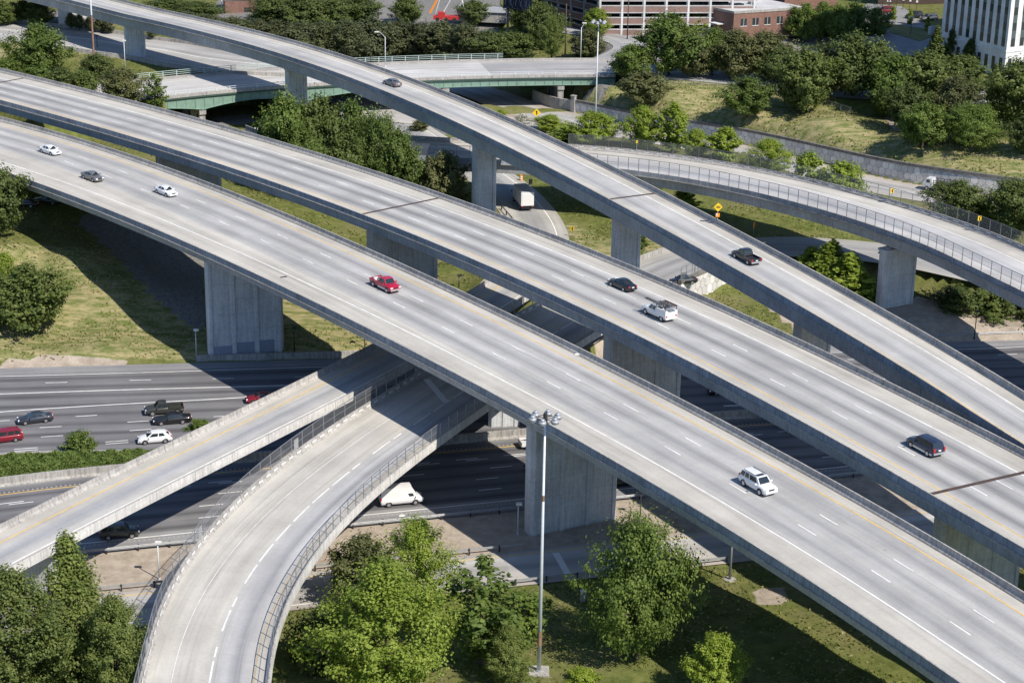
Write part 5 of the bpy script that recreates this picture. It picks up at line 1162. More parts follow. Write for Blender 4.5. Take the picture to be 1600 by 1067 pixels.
proto('shrubA', 'shrub', 3, 4, 12, 110, 48, .15, 'mid'); proto('shrubB', 'shrub', 3, 4, 14, 110, 48, .15, 'bright'); proto('shrubD', 'shrub', 3, 4.2, 15, 110, 48, .15, 'dark'); proto('shrubO', 'round', 5, 5, 16, 120, 55, .18, 'olive'); proto('thin', 'oval', 9, 4.2, 17, 66, 52, .19, 'mid'); proto('oliveT', 'round', 11, 10, 18, 230, 62, .26, 'olive'); proto('silver', 'shrub', 2.4, 4, 19, 40, 36, .13, 'silver')
NT_ = [0]
def tree(kind, x, yb, yt, wpx_, label, name='broadleaf_tree', cat='tree', group=None, z=None, rz=None):
    """x, yb: foot in the photograph; yt: top; wpx_: crown width. Stands on the ground met there, at its real size."""
    g = un(x, yb, z) if z is not None else hit(x, yb); s = pxm(g); el = math.atan2(CAMZ - g[2], math.hypot(g[0], g[1]))
    w = 1.15 * wpx_ / s; h = max(1.2, ((yb - yt) / s - .18 * w * math.sin(el)) / math.cos(el)) * .94
    me, tm, h0, w0 = PROTO[kind]; NT_[0] += 1; k = NT_[0]
    root = empty(name, g, (k * 2.399) % 6.28 if rz is None else rz, label, cat, group); root.scale = (w / w0, w / w0, h / h0)
    for nm, m_ in (('trunk', tm), ('crown', me)):
        o = bpy.data.objects.new(nm, m_); COL.objects.link(o); o.parent = root
    return root
T = tree
# lower left corner and bottom
T('cypB', 120, 1075, 822, 165, 'tall dark pointed tree in the middle of the lower left corner clump'); T('cypA', 28, 1115, 880, 150, 'broad dark tree at the far lower left corner'); T('cypA', 186, 1120, 925, 96, 'dark tree against the curved ramp in the lower left clump')
T('brightA', 603, 1105, 872, 172, 'big bright yellow green tree at the bottom, left of the tall light mast'); T('brightA', 652, 972, 803, 104, 'bright rounded tree in front of the white van'); T('thin', 753, 1038, 866, 105, 'slender see-through tree with a visible pale trunk left of the light mast'); T('thin', 812, 1008, 915, 85, 'small loose tree just left of the light mast, over the slip road'); T('cypA', 793, 1075, 975, 62, 'small dense dark green tree at the bottom edge left of the light mast')
T('oliveT', 562, 945, 836, 90, 'dull olive tree behind the big bright one, beside the curved ramp'); T('shrubD', 500, 1035, 950, 80, 'dark bush at the foot of the curved ramp'); T('brightB', 535, 1040, 940, 64, 'leafy tree squeezed between the curved ramp and the big bright tree'); pass
T('oakB', 994, 1030, 803, 136, 'large solitary green tree right of the light mast', rz=1.0); T('brightB', 1118, 1095, 987, 74, 'small fresh green tree at the bottom edge in the flyover shadow'); T('shrubB', 910, 1062, 1045, 40, 'pale weed clump at the bottom edge right of the light mast', 'shrub', 'shrub')
# left
T('oakD', -4, 372, 254, 84, 'dark tree at the left edge in front of the nearest flyover'); T('oakD', 46, 515, 410, 112, 'round dark tree on the dry grass at the left'); T('brightB', 8, 480, 392, 52, 'light green tree cut by the left edge behind the round dark one'); T('shrubD', -4, 500, 455, 40, 'dark bush at the left edge under the light green tree', 'shrub', 'shrub')
T('oakA', 62, 122, 38, 76, 'large green tree on the slope at the upper left, left of the rusty mast'); T('oakA', 28, 122, 85, 50, 'smaller green tree at the foot of the large one, upper left'); T('oakE', 153, 132, 84, 40, 'small round tree right behind the rusty mast'); T('oliveT', 190, 166, 108, 60, 'olive green tree in front of the end of the girder bridge railing'); T('thin', 243, 180, 118, 36, 'thin young tree beside the left end of the green girder')
for k, (x, y, w, lb) in enumerate(((5, 128, 46, 'left edge'), (60, 138, 54, 'below the large green tree'), (98, 142, 44, 'left of the rusty mast foot'), (130, 146, 42, 'at the foot of the rusty mast'))): T('shrubD' if k > 1 else 'shrubA', x, y, y - 34, w, 'bush along the far parapet of the middle flyover, ' + lb, 'shrub', 'shrub')
for k, (x, y, t_, w) in enumerate(((5, 40, 2, 46), (38, 34, 0, 44), (62, 40, 5, 40))): T('oakD', x, y, t_, w, ('dark tree behind the old freeway at the upper left corner', 'second dark tree from the upper left corner', 'dark tree left of the white box building, above the old freeway')[k])
for k, (x, y, t_) in enumerate(((112, 46, 20), (124, 48, 22), (142, 50, 25), (158, 52, 26), (170, 54, 29), (238, 62, 40))): T('pineB', x, y, t_, 20, 'small dark pine behind the old freeway, ' + ('directly right of the white box building', 'second from the white box building', 'third from the white box building', 'fourth from the white box building', 'last before the slim ramp pier', 'right of the slim ramp pier')[k], 'pine_tree', 'pine tree')
# group in the middle
for k, (kd, x, y, t_, w) in enumerate((('oakA', 446, 300, 148, 78), ('oakD', 500, 305, 152, 82), ('oakA', 552, 312, 160, 78), ('oakB', 592, 322, 176, 80), ('oakA', 622, 330, 206, 66), ('oakB', 470, 312, 188, 76), ('oakD', 545, 322, 205, 82))):
    T(kd, x, y, t_, w, 'round green tree in the dense group behind the middle flyover, ' + ('leftmost', 'left of the pier, dark', 'centre back', 'right of centre', 'rightmost', 'by the green sign', 'front centre')[k], group='dense round trees behind the middle flyover')
T('oliveT', 694, 338, 238, 64, 'single loose olive tree left of the slim ramp pier with the box truck')
# pine belt at the top
ords = ('first', 'second', 'third', 'fourth', 'fifth', 'sixth', 'seventh', 'eighth', 'ninth', 'tenth', 'eleventh', 'twelfth', 'thirteenth', 'fourteenth', 'fifteenth')
k = 0
for x, y, t_, w in ((285, 48, 18, 60), (325, 55, 22, 60), (362, 62, 28, 60), (400, 72, 30, 64), (436, 80, 32, 64), (470, 88, 36, 66), (508, 92, 34, 70), (545, 94, 32, 70), (582, 96, 30, 66), (620, 96, 32, 70), (656, 95, 34, 66), (690, 95, 38, 70), (728, 94, 36, 66)):
    T(('pineA', 'pineB', 'pineC')[k % 3], x, y, t_, w, ords[k] + ' dark pine from the left in the long belt beyond the slim ramp', 'pine_tree', 'pine tree', 'dark pines in the belt beyond the slim ramp'); k += 1
for x, y, t_, w, lb in ((262, 24, -4, 60, 'leftmost above the slim ramp'), (310, 30, 2, 60, 'left of the pale utility pole'), (425, 40, -8, 60, 'left of centre'), (470, 50, -6, 70, 'in the centre'), (520, 55, -4, 70, 'right of centre'), (560, 45, -12, 60, 'at its right end'), (635, 40, -6, 40, 'small, near the red machinery')):
    T('oakD', x, y, t_, w, 'dark broad tree in the row behind the pine belt, ' + lb, group='broad trees behind the pine belt')
T('oakD', 762, 96, 48, 70, 'dark bushy tree below the billboard, left one'); T('oakE', 800, 98, 50, 70, 'dark bushy tree below the billboard, right one'); T('oakD', 848, 78, 6, 52, 'tall dark tree between the billboard and the parking garage'); T('oakD', 822, 50, -6, 50, 'dark tree directly behind the billboard'); T('cypA', 862, 92, 24, 34, 'narrow dark tree left of the garage entrance'); T('oakD', 740, 40, 0, 46, 'dark tree left of the billboard')
T('brightB', 932, 58, 12, 40, 'bright round tree in front of the garage corner'); T('oliveT', 918, 92, 46, 48, 'grey green tree on the traffic island by the side lane'); T('shrubD', 912, 93, 80, 26, 'dark shrub on the traffic island', 'shrub', 'shrub')
# bank and hill on the right
for kd, x, y, t_, w, lb in (('brightB', 1003, 60, 20, 44, 'bright green tree before the brick garage wall, left'), ('oakA', 1045, 118, 22, 86, 'tall spreading tree in front of the brick garage'), ('oakA', 985, 128, 70, 56, 'loose young tree where the girder bridge ends'), ('shrubO', 1008, 166, 112, 64, 'drooping tree on the dry bank near the bridge end'), ('brightB', 1085, 62, 20, 40, 'bright tree by the dark brick corner'),
        ('oakA', 1112, 118, 45, 62, 'mid green tree at the top of the bank, left of the olive one'), ('oliveT', 1148, 125, 48, 64, 'dull tree at the top of the bank below the brick building'), ('oliveT', 1195, 122, 50, 80, 'pale olive tree at the top of the bank below the brick building windows'), ('oakA', 1168, 182, 120, 66, 'drooping tree low on the bank, left of the big round tree'), ('oakD', 1253, 178, 74, 82, 'big round dark tree in the middle of the bank'),
        ('oakD', 1330, 150, 52, 96, 'large dark tree at the bank top below the parking lot'), ('oakA', 1392, 185, 86, 78, 'tall irregular tree with a light top in the right bank group'), ('oakD', 1440, 165, 80, 90, 'dense dark tree below the cypresses'), ('oakE', 1500, 155, 86, 80, 'dense dark tree in front of the white tower'), ('oliveT', 1490, 205, 120, 60, 'pale olive tree in the middle of the right bank group'), ('oakA', 1440, 232, 160, 66, 'drooping green tree at the foot of the right bank group'), ('oakB', 1515, 232, 160, 90, 'broad green tree at the lower right of the bank'),
        ('oakD', 1588, 200, 92, 90, 'big dark tree at the right edge below the white tower'), ('oakD', 1600, 240, 180, 50, 'dark tree cut by the right edge on the bank')): T(kd, x, y, t_, w, lb)
for kd, x, y, t_, w, lb in (('oakD', 1215, 130, 72, 60, 'dark tree behind the pale olive tree on the bank top'), ('oliveT', 1290, 148, 82, 60, 'olive tree on the bank top, left of the large dark one'), ('oakE', 1368, 150, 70, 60, 'dark rounded tree on the bank top just right of the large dark one'), ('oakD', 1416, 205, 130, 60, 'shaded tree tucked under the tall light topped one'), ('oakD', 1460, 140, 92, 60, 'dark tree right at the foot of the first cypress'), ('oliveT', 1085, 122, 56, 56, 'dull tree on the bank top just right of the tall spreading tree')): T(kd, x, y, t_, w, lb)
for x, y, t_, w, lb in ((1460, 105, 42, 28, 'pointed dark cypress left of the white tower'), (1487, 100, 36, 30, 'broad shaded cypress against the white tower'), (1514, 108, 62, 32, 'sunlit pointed cypress in front of the white tower'), (1551, 155, 102, 22, 'small pointed cypress by the white tower corner')): T('coneD', x, y, t_ - 3, w * 1.25, lb, 'cypress_tree', 'cypress')
for k, (x, y, t_, w) in enumerate(((1228, 56, 18, 40), (1256, 66, 6, 44), (1282, 66, 4, 42), (1306, 66, 8, 40), (1332, 62, 4, 46), (1367, 62, 12, 40))): T('oakA', x, y, t_, w, ords[k] + ' street tree from the left in the row below the brick building', group='street trees by the brick building')
for x, y, t_, lb in ((1395, 35, 10, 'left'), (1421, 42, 15, 'middle'), (1448, 55, 26, 'right')): T('brightC', x, y, t_, 9, 'thin young tree on the green island by the parking lot, ' + lb)
T('oakA', 1180, 12, -6, 26, 'small tree in the yard behind the brick building')
T('oakD', 1560, 40, 20, 30, 'hidden') if False else None
# along the freeway ramp and the curved ramp
for kd, x, y, t_, w, lb in (('brightB', 858, 206, 178, 44, 'bright bush between the slim ramp and the freeway ramp, beside the orange sign'), ('shrubB', 892, 220, 196, 60, 'low leafy bush left of the slender mast'), ('brightB', 928, 226, 172, 66, 'bushy tree standing directly behind the slender mast'), ('brightB', 1003, 235, 164, 52, 'bright tree beyond the curved ramp, first right of the slender mast'), ('brightC', 1050, 240, 160, 42, 'tall bright tree beyond the curved ramp, second right of the slender mast'), ('brightB', 1086, 250, 200, 38, 'small tree beyond the curved ramp between two taller ones'), ('brightC', 1130, 256, 198, 48, 'pyramid shaped tree beyond the curved ramp'), ('brightA', 1200, 274, 214, 64, 'dense bright tree standing alone beyond the curved ramp'), ('shrubB', 1262, 284, 240, 50, 'bushy bright shrub beyond the curved ramp, right of the dense tree'), ('shrubB', 1318, 300, 252, 60, 'loose bright shrub beyond the curved ramp by the grass gap'), ('oakD', 1493, 345, 280, 76, 'dark bush clump beyond the curved ramp hiding the flatbed truck'), ('oakD', 1580, 362, 278, 80, 'dark bush clump beyond the curved ramp at the right edge'), ('oakA', 1538, 350, 310, 40, 'lower green bush between the two dark clumps')): T(kd, x, y, t_, w, lb, 'broadleaf_tree', 'tree')
T('silver', 812, 196, 178, 34, 'pale flowering shrub at the edge of the freeway ramp', 'shrub', 'shrub'); T('shrubB', 783, 182, 172, 16, 'tiny bush by the slim ramp parapet near the pale shrub', 'shrub', 'shrub'); T('shrubO', 655, 205, 188, 26, 'scrubby bush on the dirt wedge left of the slim ramp', 'shrub', 'shrub')
T('coneB', 1068, 325, 284, 42, 'compact bright tree between the slim ramp and the curved ramp'); T('coneB', 1022, 298, 268, 26, 'small pointed bush left of the compact bright tree')
for x, y, t_, w, lb in ((1266, 440, 382, 78, 'left'), (1294, 455, 372, 84, 'middle, tallest'), (1326, 472, 390, 92, 'right')): T('coneB', x, y, t_, w, 'bright pointed tree in the trio beyond the slim ramp, ' + lb, 'broadleaf_tree', 'tree')
for x, y, t_, w, lb in ((1492, 480, 446, 70, 'left'), (1545, 490, 450, 80, 'middle'), (1594, 492, 446, 60, 'right edge')): T('shrubD', x, y, t_, w, 'dark ivy mound in the shade under the curved ramp, ' + lb, 'shrub', 'shrub')
T('shrubA', 1000, 385, 360, 20, 'bush at the foot of the split slim ramp pier', 'shrub', 'shrub')
T('shrubA', 124, 707, 672, 40, 'leafy shrub sticking up out of the juniper hedge', 'shrub', 'shrub'); T('shrubA', 312, 672, 655, 30, 'small dark bush behind the low straight ramp parapet', 'shrub', 'shrub')
# juniper ground cover in the median
g_ = np.random.default_rng(3); n = 46000; xs = g_.uniform(-84, -46.5, n); fr = g_.uniform(0, 1, n)
ym = np.array([y_med(x) for x in xs]); yy = ym + .5 + fr * np.array([hedge_w(x) for x in xs])
lump = .55 + .55 * np.sin(xs * 1.3 + 2 * np.sin(yy * .9)) * np.sin(yy * 1.1 + xs * .4) + .35 * np.sin(xs * 3.1 + yy * 2.2)
zz = (.95 + .4 * lump) * np.clip(np.minimum(fr, 1 - fr) * 5, .25, 1) * g_.uniform(.55, 1.0, n)
pos = np.stack([xs, yy, np.maximum(zz, .1)], 1); nrm = g_.normal(0, .55, (n, 3)) + np.array([.1, -.2, .9]); nrm /= np.linalg.norm(nrm, axis=1)[:, None]
e = np.cross(nrm, g_.normal(0, 1, (n, 3))); e /= np.linalg.norm(e, axis=1)[:, None]; q = np.cross(nrm, e); s = g_.uniform(.12, .28, (n, 1))
V = np.stack([pos - e * s, pos - q * s * .5, pos + e * s, pos + q * s * .5], 1).reshape(-1, 3)
me = bpy.data.meshes.new('juniper_hedge'); me.vertices.add(4 * n); me.vertices.foreach_set('co', V.astype(np.float32).ravel()); me.loops.add(4 * n); me.loops.foreach_set('vertex_index', np.arange(4 * n, dtype=np.int32)); me.polygons.add(n); me.polygons.foreach_set('loop_start', (np.arange(n) * 4).astype(np.int32)); me.update(calc_edges=True)
tn = np.repeat(np.clip(.3 + .35 * lump + g_.normal(0, .15, n), 0, 1), 4); ca = me.color_attributes.new('tone', 'FLOAT_COLOR', 'POINT'); ca.data.foreach_set('color', np.stack([tn, tn, tn, np.ones_like(tn)], 1).astype(np.float32).ravel()); me.materials.append(LM['mid'])
o = bpy.data.objects.new('juniper_hedge', me); COL.objects.link(o); tag(o, 'low spreading juniper ground cover filling the motorway median at the left', 'hedge', kind='stuff')

# rough grass: tufts standing on the verges and banks
g_ = np.random.default_rng(8); n = 210000; X = g_.uniform(-115, 135, n); Y = 178 + 300 * g_.uniform(0, 1, n) ** 1.25
ok = (Y > y_far(X) + 1.6) | (Y < y_hy0(X) - 8.9)
ii_ = np.clip(np.searchsorted(gx, X), 0, len(gx) - 1); jj_ = np.clip(np.searchsorted(gy_, Y), 0, len(gy_) - 1); zn = zone[jj_, ii_]
ok &= (zn[:, 0] < .5) & (zn[:, 2] < .5)
for r in ROADS:
    dd, u, rz = seg_d(r[0], X, Y); off = r[4] if len(r) > 4 else 0.; ok &= ~((np.abs(u - off) < r[1] + .9) & (dd < r[1] + off + 3))
px_, py_ = proj(X, Y, np.zeros(n) + 4.); ok &= (px_ > -30) & (px_ < 1630) & (py_ > 60) & (py_ < 1090)
patch = np.sin(X * .35 + 2 * np.sin(Y * .21)) + np.sin(Y * .4 + 1.5 * np.sin(X * .17)) + g_.normal(0, .6, n); ok &= patch > -.35
X, Y, zn = X[ok], Y[ok], zn[ok]; n = len(X); Z = terrain(X, Y); dry = zn[:, 1]
an = g_.uniform(0, 6.283, n); hh = g_.uniform(.08, .24, n) * (1 + .35 * dry); ww = g_.uniform(.10, .26, n); lx, ly = g_.normal(0, .12, n), g_.normal(0, .12, n)
ca_, sa_ = np.cos(an) * ww, np.sin(an) * ww
V = np.stack([np.stack([X - ca_, Y - sa_, Z - .03], 1), np.stack([X + ca_, Y + sa_, Z - .03], 1), np.stack([X + lx + ca_ * .7, Y + ly + sa_ * .7, Z + hh], 1), np.stack([X + lx - ca_ * .7, Y + ly - sa_ * .7, Z + hh * .9], 1)], 1).reshape(-1, 3)
me = bpy.data.meshes.new('grass_tufts'); me.vertices.add(4 * n); me.vertices.foreach_set('co', V.astype(np.float32).ravel()); me.loops.add(4 * n); me.loops.foreach_set('vertex_index', np.arange(4 * n, dtype=np.int32)); me.polygons.add(n); me.polygons.foreach_set('loop_start', (np.arange(n) * 4).astype(np.int32)); me.update(calc_edges=True)
tn = np.repeat(np.clip(g_.beta(1.2, 2.2, n) + .22 * dry, 0, 1), 4); ca = me.color_attributes.new('tone', 'FLOAT_COLOR', 'POINT'); ca.data.foreach_set('color', np.stack([tn, tn, tn, np.ones_like(tn)], 1).astype(np.float32).ravel())
me.materials.append(leaf_mat('grass_blades', (.11, .15, .03), (.46, .41, .22), .5)); o = bpy.data.objects.new('grass', me); COL.objects.link(o); tag(o, 'rough grass with dry tufts on the verges and banks', 'grass', kind='stuff')
# ------------------------------------------------------------------ buildings
M['bwhite'] = concrete('white_stone_cladding', (.70, .70, .70), .06)
def brickmat(name, a, b_, mortar, sc=1.):
    m, nt, b = newmat(name); br = N(nt, 'ShaderNodeTexBrick'); br.inputs['Color1'].default_value = (*a, 1); br.inputs['Color2'].default_value = (*b_, 1); br.inputs['Mortar'].default_value = (*mortar, 1); br.inputs['Scale'].default_value = sc
    tc = N(nt, 'ShaderNodeTexCoord'); mp = N(nt, 'ShaderNodeMapping'); mp.inputs['Rotation'].default_value = (math.pi / 2, 0, 0); nt.links.new(tc.outputs['Object'], mp.inputs[0]); nt.links.new(mp.outputs[0], br.inputs['Vector'])
    c = mixc(nt, br.outputs[0], ramp(nt, noise(nt, geo_pos(nt), .5, 5), [(.3, .85), (.7, 1.1)]), 1., 'MULTIPLY'); nt.links.new(c, b.inputs['Base Color']); b.inputs['Roughness'].default_value = .9; return m
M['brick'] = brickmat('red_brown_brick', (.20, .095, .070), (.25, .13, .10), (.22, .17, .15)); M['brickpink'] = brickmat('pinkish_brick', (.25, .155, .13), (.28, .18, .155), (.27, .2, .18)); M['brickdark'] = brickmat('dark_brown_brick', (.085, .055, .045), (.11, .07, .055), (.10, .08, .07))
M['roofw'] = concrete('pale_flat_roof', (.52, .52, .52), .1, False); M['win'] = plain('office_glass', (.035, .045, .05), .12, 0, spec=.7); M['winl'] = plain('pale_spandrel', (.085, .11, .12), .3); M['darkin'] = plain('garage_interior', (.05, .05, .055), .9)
def block(root, name, o, e, n, L, Dp, z0, z1, mat):
    """box: o = near corner, e along the front, n to the back"""
    P = [o, o + e * L, o + e * L + n * Dp, o + n * Dp]; return MB().prism([tuple(p) for p in P], z0, z1).build(name, mat, root, fix=True)
def fb(mb, o, e, n, x0, x1, y0, y1, z0, z1):
    P = [o + e * x0 + n * y0, o + e * x1 + n * y0, o + e * x1 + n * y1, o + e * x0 + n * y1]; mb.prism([tuple(p) for p in P], z0, z1); return mb
# white office tower: front right face lit, left face shaded
c = un(1568, 121, 13.4)[:2]; eR = np.array([.86, .51]); eL = np.array([-.51, .86]); tz = 13.0
tw = empty('office_tower', (0, 0, 0), 0, 'white office tower with vertical strips of dark windows at the upper right corner', 'office building')
H_T = 46.
block(tw, 'wall', c, eR, eL, 60, 21.6, tz - 2, tz + H_T, M['bwhite'])
def tower_face(o, e, n, L, pitch, w, first):
    x = first; ct = 0
    while x + w < L and ct < 9:
        fr = MB(); fb(fr, o, e, n, x, x + w, -.03, .2, tz + 7.2, tz + H_T - 1.5); st_ = fr.build('window_strip', M['winl'], tw, fix=True)
        z = tz + 7.4
        while z < tz + 26: fb(MB(), o, e, n, x + .06, x + w - .06, -.07, .1, z, z + 1.75).build('pane', M['win'], st_, fix=True); z += 3.5
        x += pitch; ct += 1
tower_face(c, eR, eL, 60, 2.75, 1.3, 1.1)
rev = -eR
# left face: outward normal is -eR ; walk along eL with inward normal eR
tower_face(c, eL, eR, 21.6, 2.33, 1.08, .7)
mb = MB(); fb(mb, c, eR, eL, -.12, 60, -.12, 21.7, tz + 6.0, tz + 6.35); mb.build('string_course', M['bwhite'], tw, fix=True)
for e, n, L, p in ((eL, eR, 21, 2.33), (eR, eL, 58, 5.)):
    x = .9
    while x < L - 2:
        wb_ = MB(); fb(wb_, c, e, n, x, x + 1.0, -.05, .15, tz + 1.6, tz + 4.6); wb_.build('window', M['win'], tw, fix=True); x += p
for k in range(9):
    x = .05 + 2.95 * k
# brick parking garage
pgc = un(934, 53, 12.4)[:2]; eF = np.array([.995, .10]); eS = np.array([-.60, .80])
pgz = 12.2; pg_ = empty('parking_garage', (0, 0, 0), 0, 'open parking garage with pinkish brick bands and white beams at the top centre', 'parking garage')
LF, LS = 40, 34
P4 = [pgc, pgc + eF * LF, pgc + eF * LF + eS * LS, pgc + eS * LS]
for lv in range(4):
    z = pgz + lv * 2.95
    MB().prism([tuple(p) for p in P4], z - .3, z).build('floor_slab', M['roofw'], pg_, fix=True)
    for e, n, L in ((eF, eS, LF), (eS, eF, LS)):
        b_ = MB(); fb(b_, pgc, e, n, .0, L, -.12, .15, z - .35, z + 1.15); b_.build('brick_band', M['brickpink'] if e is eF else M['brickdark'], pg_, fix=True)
        w_ = MB(); fb(w_, pgc, e, n, 0, L, -.2, .2, z + 1.15, z + 1.4); fb(w_, pgc, e, n, 0, L, -.2, .2, z - .55, z - .3); w_.build('beam', M['roofw'] if e is eF else M['para'], pg_, fix=True)
cl = MB()
for k in range(8): fb(cl, pgc, eF, eS, k * 5.6, k * 5.6 + .5, -.25, .3, pgz - .5, pgz + 10.2)
cl.build('column', M['bwhite'], pg_, fix=True)
cl = MB()
for k in range(7): fb(cl, pgc, eS, eF, k * 5.4, k * 5.4 + .45, -.2, .3, pgz - .5, pgz + 10.0)
cl.build('column', M['para'], pg_, fix=True)
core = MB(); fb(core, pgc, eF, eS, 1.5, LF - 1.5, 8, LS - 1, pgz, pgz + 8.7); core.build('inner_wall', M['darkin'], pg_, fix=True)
# low brick building
bc = un(1145, 57, 12.9)[:2]; eF2 = np.array([.92, .40]); eS2 = np.array([-.62, .78]); bz = 12.7
bb = empty('brick_building', (0, 0, 0), 0, 'low brown brick building with a pale flat roof, right of the parking garage', 'building')
block(bb, 'wall', bc, eF2, eS2, 22, 22, bz - 1, bz + 6.0, M['brick']); 
mb = MB(); fb(mb, bc, eF2, eS2, .4, 21.6, .4, 21.6, bz + 5.9, bz + 6.08); mb.build('roof', M['roofw'], bb, fix=True)
mb = MB(); fb(mb, bc, eF2, eS2, -.15, 22.15, -.15, .35, bz + 5.8, bz + 6.35); fb(mb, bc, eF2, eS2, -.15, .35, .35, 22, bz + 5.8, bz + 6.35); mb.build('coping', M['conc'], bb, fix=True)
for x in (2., 5.4, 8.8, 12.4, 16., 19.2):
    f = MB(); fb(f, bc, eF2, eS2, x, x + 1.7, -.05, .2, bz + 2.6, bz + 4.4); fr = f.build('window', M['win'], bb, fix=True); g2 = MB(); fb(g2, bc, eF2, eS2, x - .1, x + 1.8, -.08, .1, bz + 2.45, bz + 2.6); fb(g2, bc, eF2, eS2, x + .82, x + .9, -.07, .1, bz + 2.6, bz + 4.4); g2.build('frame', M['bwhite'], fr, fix=True)
mb = MB(); fb(mb, bc, eF2, eS2, -2.2, -.0, 3, 6, bz + 2.7, bz + 2.9); mb.build('canopy', M['bwhite'], bb, fix=True)
for (x, y, s_) in ((6, 6, 1.6), (12, 9, 1.2), (16, 14, 1.8)): mb = MB(); fb(mb, bc, eF2, eS2, x, x + s_, y, y + s_, bz + 6.05, bz + 7.0); mb.build('roof_unit', M['galv'], bb, fix=True)
wc = un(1250, 40, 12.9)[:2]
wb2 = empty('brick_building', (0, 0, 0), 0, 'brown brick wing with a gabled end wall, left of the parking lot', 'building')
block(wb2, 'wall', wc + eS2 * 6, eF2, eS2, 16, 16, bz - 1, bz + 6.6, M['brick']); mb = MB(); fb(mb, wc + eS2 * 6, eF2, eS2, .3, 15.7, .3, 15.7, bz + 6.5, bz + 6.7); mb.build('roof', M['roofw'], wb2, fix=True)
o_ = wc + eS2 * 6 + eF2 * 16; p0, p1 = o_, o_ + eS2 * 14; pm_ = (p0 + p1) / 2
MB().loft([[(p0[0], p0[1], bz + 6.6), (p1[0], p1[1], bz + 6.6), (pm_[0], pm_[1], bz + 11)], [(p0[0] + .5 * eF2[0], p0[1] + .5 * eF2[1], bz + 6.6), (p1[0] + .5 * eF2[0], p1[1] + .5 * eF2[1], bz + 6.6), (pm_[0] + .5 * eF2[0], pm_[1] + .5 * eF2[1], bz + 11)]]).build('gable', M['brickpink'], wb2, fix=True)
# dark brick block behind the parking lot
dc = un(1376, 6, 13.2)[:2]; db = empty('dark_brick_building', (0, 0, 0), 0, 'dark brown brick building behind the parking lot at the top right', 'building'); e3 = np.array([.93, .36]) ; e3 = np.array([.985, -.17]); n3 = np.array([.17, .985])
block(db, 'wall', dc + np.array([0, 4.]), e3, n3, 30, 16, 11, 34, M['brickdark'])
for x in np.arange(1.5, 28, 3.4):
    f = MB(); fb(f, dc + np.array([0, 4.]), e3, n3, x, x + 1.5, -.05, .2, 15, 32); f.build('window_bay', M['darkin'], db, fix=True)
# white box building, upper left ; small red roofed house ; pale house
for (px, py, L, Dp, h, m_, nm, lb) in ((92, 46, 10, 8, 5.6, 'bwhite', 'white_building', 'plain white box building above the old freeway at the upper left'), (352, 26, 9, 8, 4.2, 'brick', 'brick_building', 'small brick building above the dark bushes right of the pale utility pole')):
    o_ = un(px, py, 11.6)[:2]; r_ = empty(nm, (0, 0, 0), 0, lb, 'building'); e4 = np.array([.98, .2]); n4 = np.array([-.2, .98])
    block(r_, 'wall', o_, e4, n4, L, Dp, 10, 11.6 + h, M[m_]); mb = MB(); fb(mb, o_, e4, n4, -.2, L + .2, -.2, Dp + .2, 11.6 + h, 11.85 + h); mb.build('roof', M['roofw'], r_, fix=True)
    f = MB(); fb(f, o_, e4, n4, L * .55, L * .75, -.05, .2, 11.6, 13.8); f.build('door', M['galvdark'], r_, fix=True)
# billboard seen from behind
bg_ = un(806, 52, 12.2); bl = empty('billboard', (bg_[0], bg_[1], 12.), R(-35), 'dark blue back of a large billboard with its steel bracing, at the top centre', 'billboard')
M['bluesteel'] = plain('dark_blue_steel', (.022, .03, .06), .55, .2)
MB().box((0, .6, 9.), (8.6, .25, 6.2)).build('panel', M['bluesteel'], bl); br = MB()
for x in np.linspace(-3.9, 3.9, 6): br.tube((x, 0, 5.8), (x, 0, 12.2), .12, n=6).tube((x, 0, 6.0), (x, -1.6, 7.4), .08, n=5).tube((x, -1.6, 7.4), (x, 0, 11.8), .08, n=5)
for z in (6.2, 9., 11.9): br.tube((-4.2, -.1, z), (4.2, -.1, z), .11, n=6)
for x0, x1 in ((-3.9, -.8), (-.8, 2.3), (.8, 3.9)): br.tube((x0, -.2, 6.2), (x1, -.2, 11.8), .07, n=5).tube((x1, -.2, 6.2), (x0, -.2, 11.8), .07, n=5)
br.build('bracing', M['bluesteel'], bl)
for x in (-2.6, 2.6): MB().tube((x, .1, -1), (x, .1, 6), .28, n=10).build('leg', M['bluesteel'], bl)
# red and orange construction machine lying among white struts
cr_ = un(697, 33, 12.4); mc = empty('construction_machine', (cr_[0], cr_[1], 12.4), 0, 'red and orange machine among white lattice struts at the top centre', 'machine')
MB().box((0, 0, .9), (6.5, 2.2, .9)).box((-1.2, 0, 1.7), (1.8, 1.8, 1.2)).build('chassis', M['red'], mc); MB().box((-4.6, 0, 2.2), (.5, .5, 5), 0, Matrix.Rotation(R(28), 4, 'Y')).build('boom', M['sign_o'], mc)
tr_ = MB()
for a, b in (((-1, 0, 1.6), (3, 0, 9)), ((5.5, .5, .2), (3, 0, 9)), ((-2, 1.5, 6), (4, 1.5, 6.6)), ((1, 1.2, .5), (4.2, 0, 5)), ((-3, 1.5, 1), (-1, .5, 8)), ((1.2, .5, 8), (-1, .5, 8))): tr_.tube(a, b, .16, n=6)
tr_.build('lattice_struts', M['bwhite'], mc)
for x in (-2.2, 0, 2.2):
    for s in (-1, 1): w_ = MB().tube((x, s * .9, .5), (x, s * 1.25, .5), .5, n=12).build('wheel', M['tyre'], mc)
sh = un(752, 34, 12.4); r_ = empty('low_shed', (sh[0], sh[1], 12.2), R(-10), 'low grey roofed shed behind the pine belt, left of the billboard', 'shed')
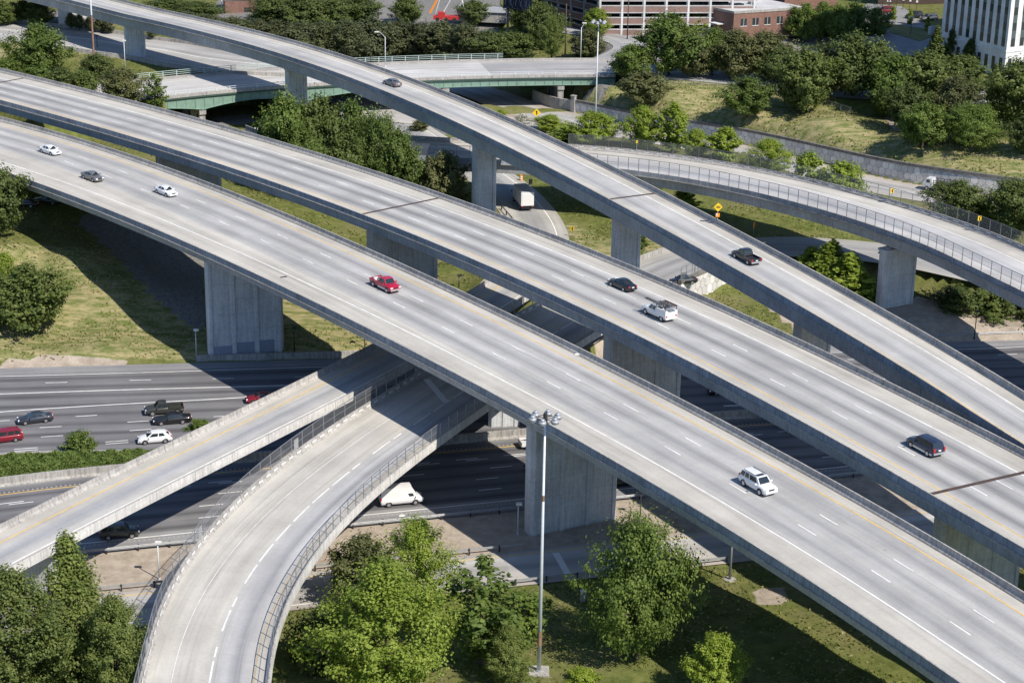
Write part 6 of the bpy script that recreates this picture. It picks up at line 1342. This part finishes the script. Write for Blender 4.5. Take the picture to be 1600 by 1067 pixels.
MB().box((0, 4, 1.4), (13, 8, 2.8)).build('wall', M['conc'], r_); MB().loft([[(x, -.4, 2.7), (x, 4, 3.5), (x, 8.4, 2.7), (x, 4, 2.75)] for x in (-6.8, 6.8)]).build('roof', M['galv'], r_, fix=True)
# parking lot and green island
def sheet(name, pxs, z, mat):
    P = [un(*p, z) for p in pxs]; o = MB().add([tuple(p) for p in P], [tuple(range(len(P)))]).build(name, mat, None, fix=False)
    if o.data.polygons[0].normal.z < 0: o.data.flip_normals()
    return tag(o, kind='structure')
M['lot'] = concrete('grey_asphalt_paving', (.25, .25, .255), .1, False); M['lawn'] = me_g = bpy.data.materials['grass_and_earth']
def lotz(px, py): return gz(*un(px, py, 13)[:2])
LZ = max(lotz(p, q) for p, q in ((1350, 30), (1400, 60), (1470, 40), (1440, 80), (1380, 82))) + .05
sheet('parking_lot', [(1340, 84), (1330, 30), (1355, 6), (1480, 16), (1486, 60), (1480, 90), (1420, 88)], LZ, M['lot'])
M['islandgrass'] = plain('island_lawn', (.15, .15, .05), .95, var=.3, scale=.6)
isl = MB(); P = [un(*p, LZ) for p in [(1383, 37), (1448, 46), (1458, 58), (1437, 65), (1392, 52)]]; isl.prism([tuple(p[:2]) for p in P], LZ - .05, LZ + .12); o = isl.build('lawn_island', M['islandgrass'], None, fix=True); tag(o, kind='structure')
for (px, py) in ((1452, 55),):
    g = un(px, py, LZ); tag(MB().box((g[0], g[1], LZ + 1.0), (.7, .5, 2.0)).box((g[0], g[1], LZ + 2.05), (.8, .6, .1)).build('ticket_machine', M['bwhite']), 'small white kiosk post at the corner of the green island', 'kiosk')
for k in range(6):
    g = un(1379 + k * 10.5, 10 + k * 1.6, LZ); r_ = empty('bollard_lamp', g, 0, 'small white topped bollard lamp along the dark brick building', 'lamp post', 'bollard lamps along the dark brick building'); MB().tube((0, 0, 0), (0, 0, 2.4), .06, n=6).build('pole', M['galvdark'], r_); MB().box((0, 0, 2.6), (.5, .5, .5)).build('lamp_head', M['plate'], r_)
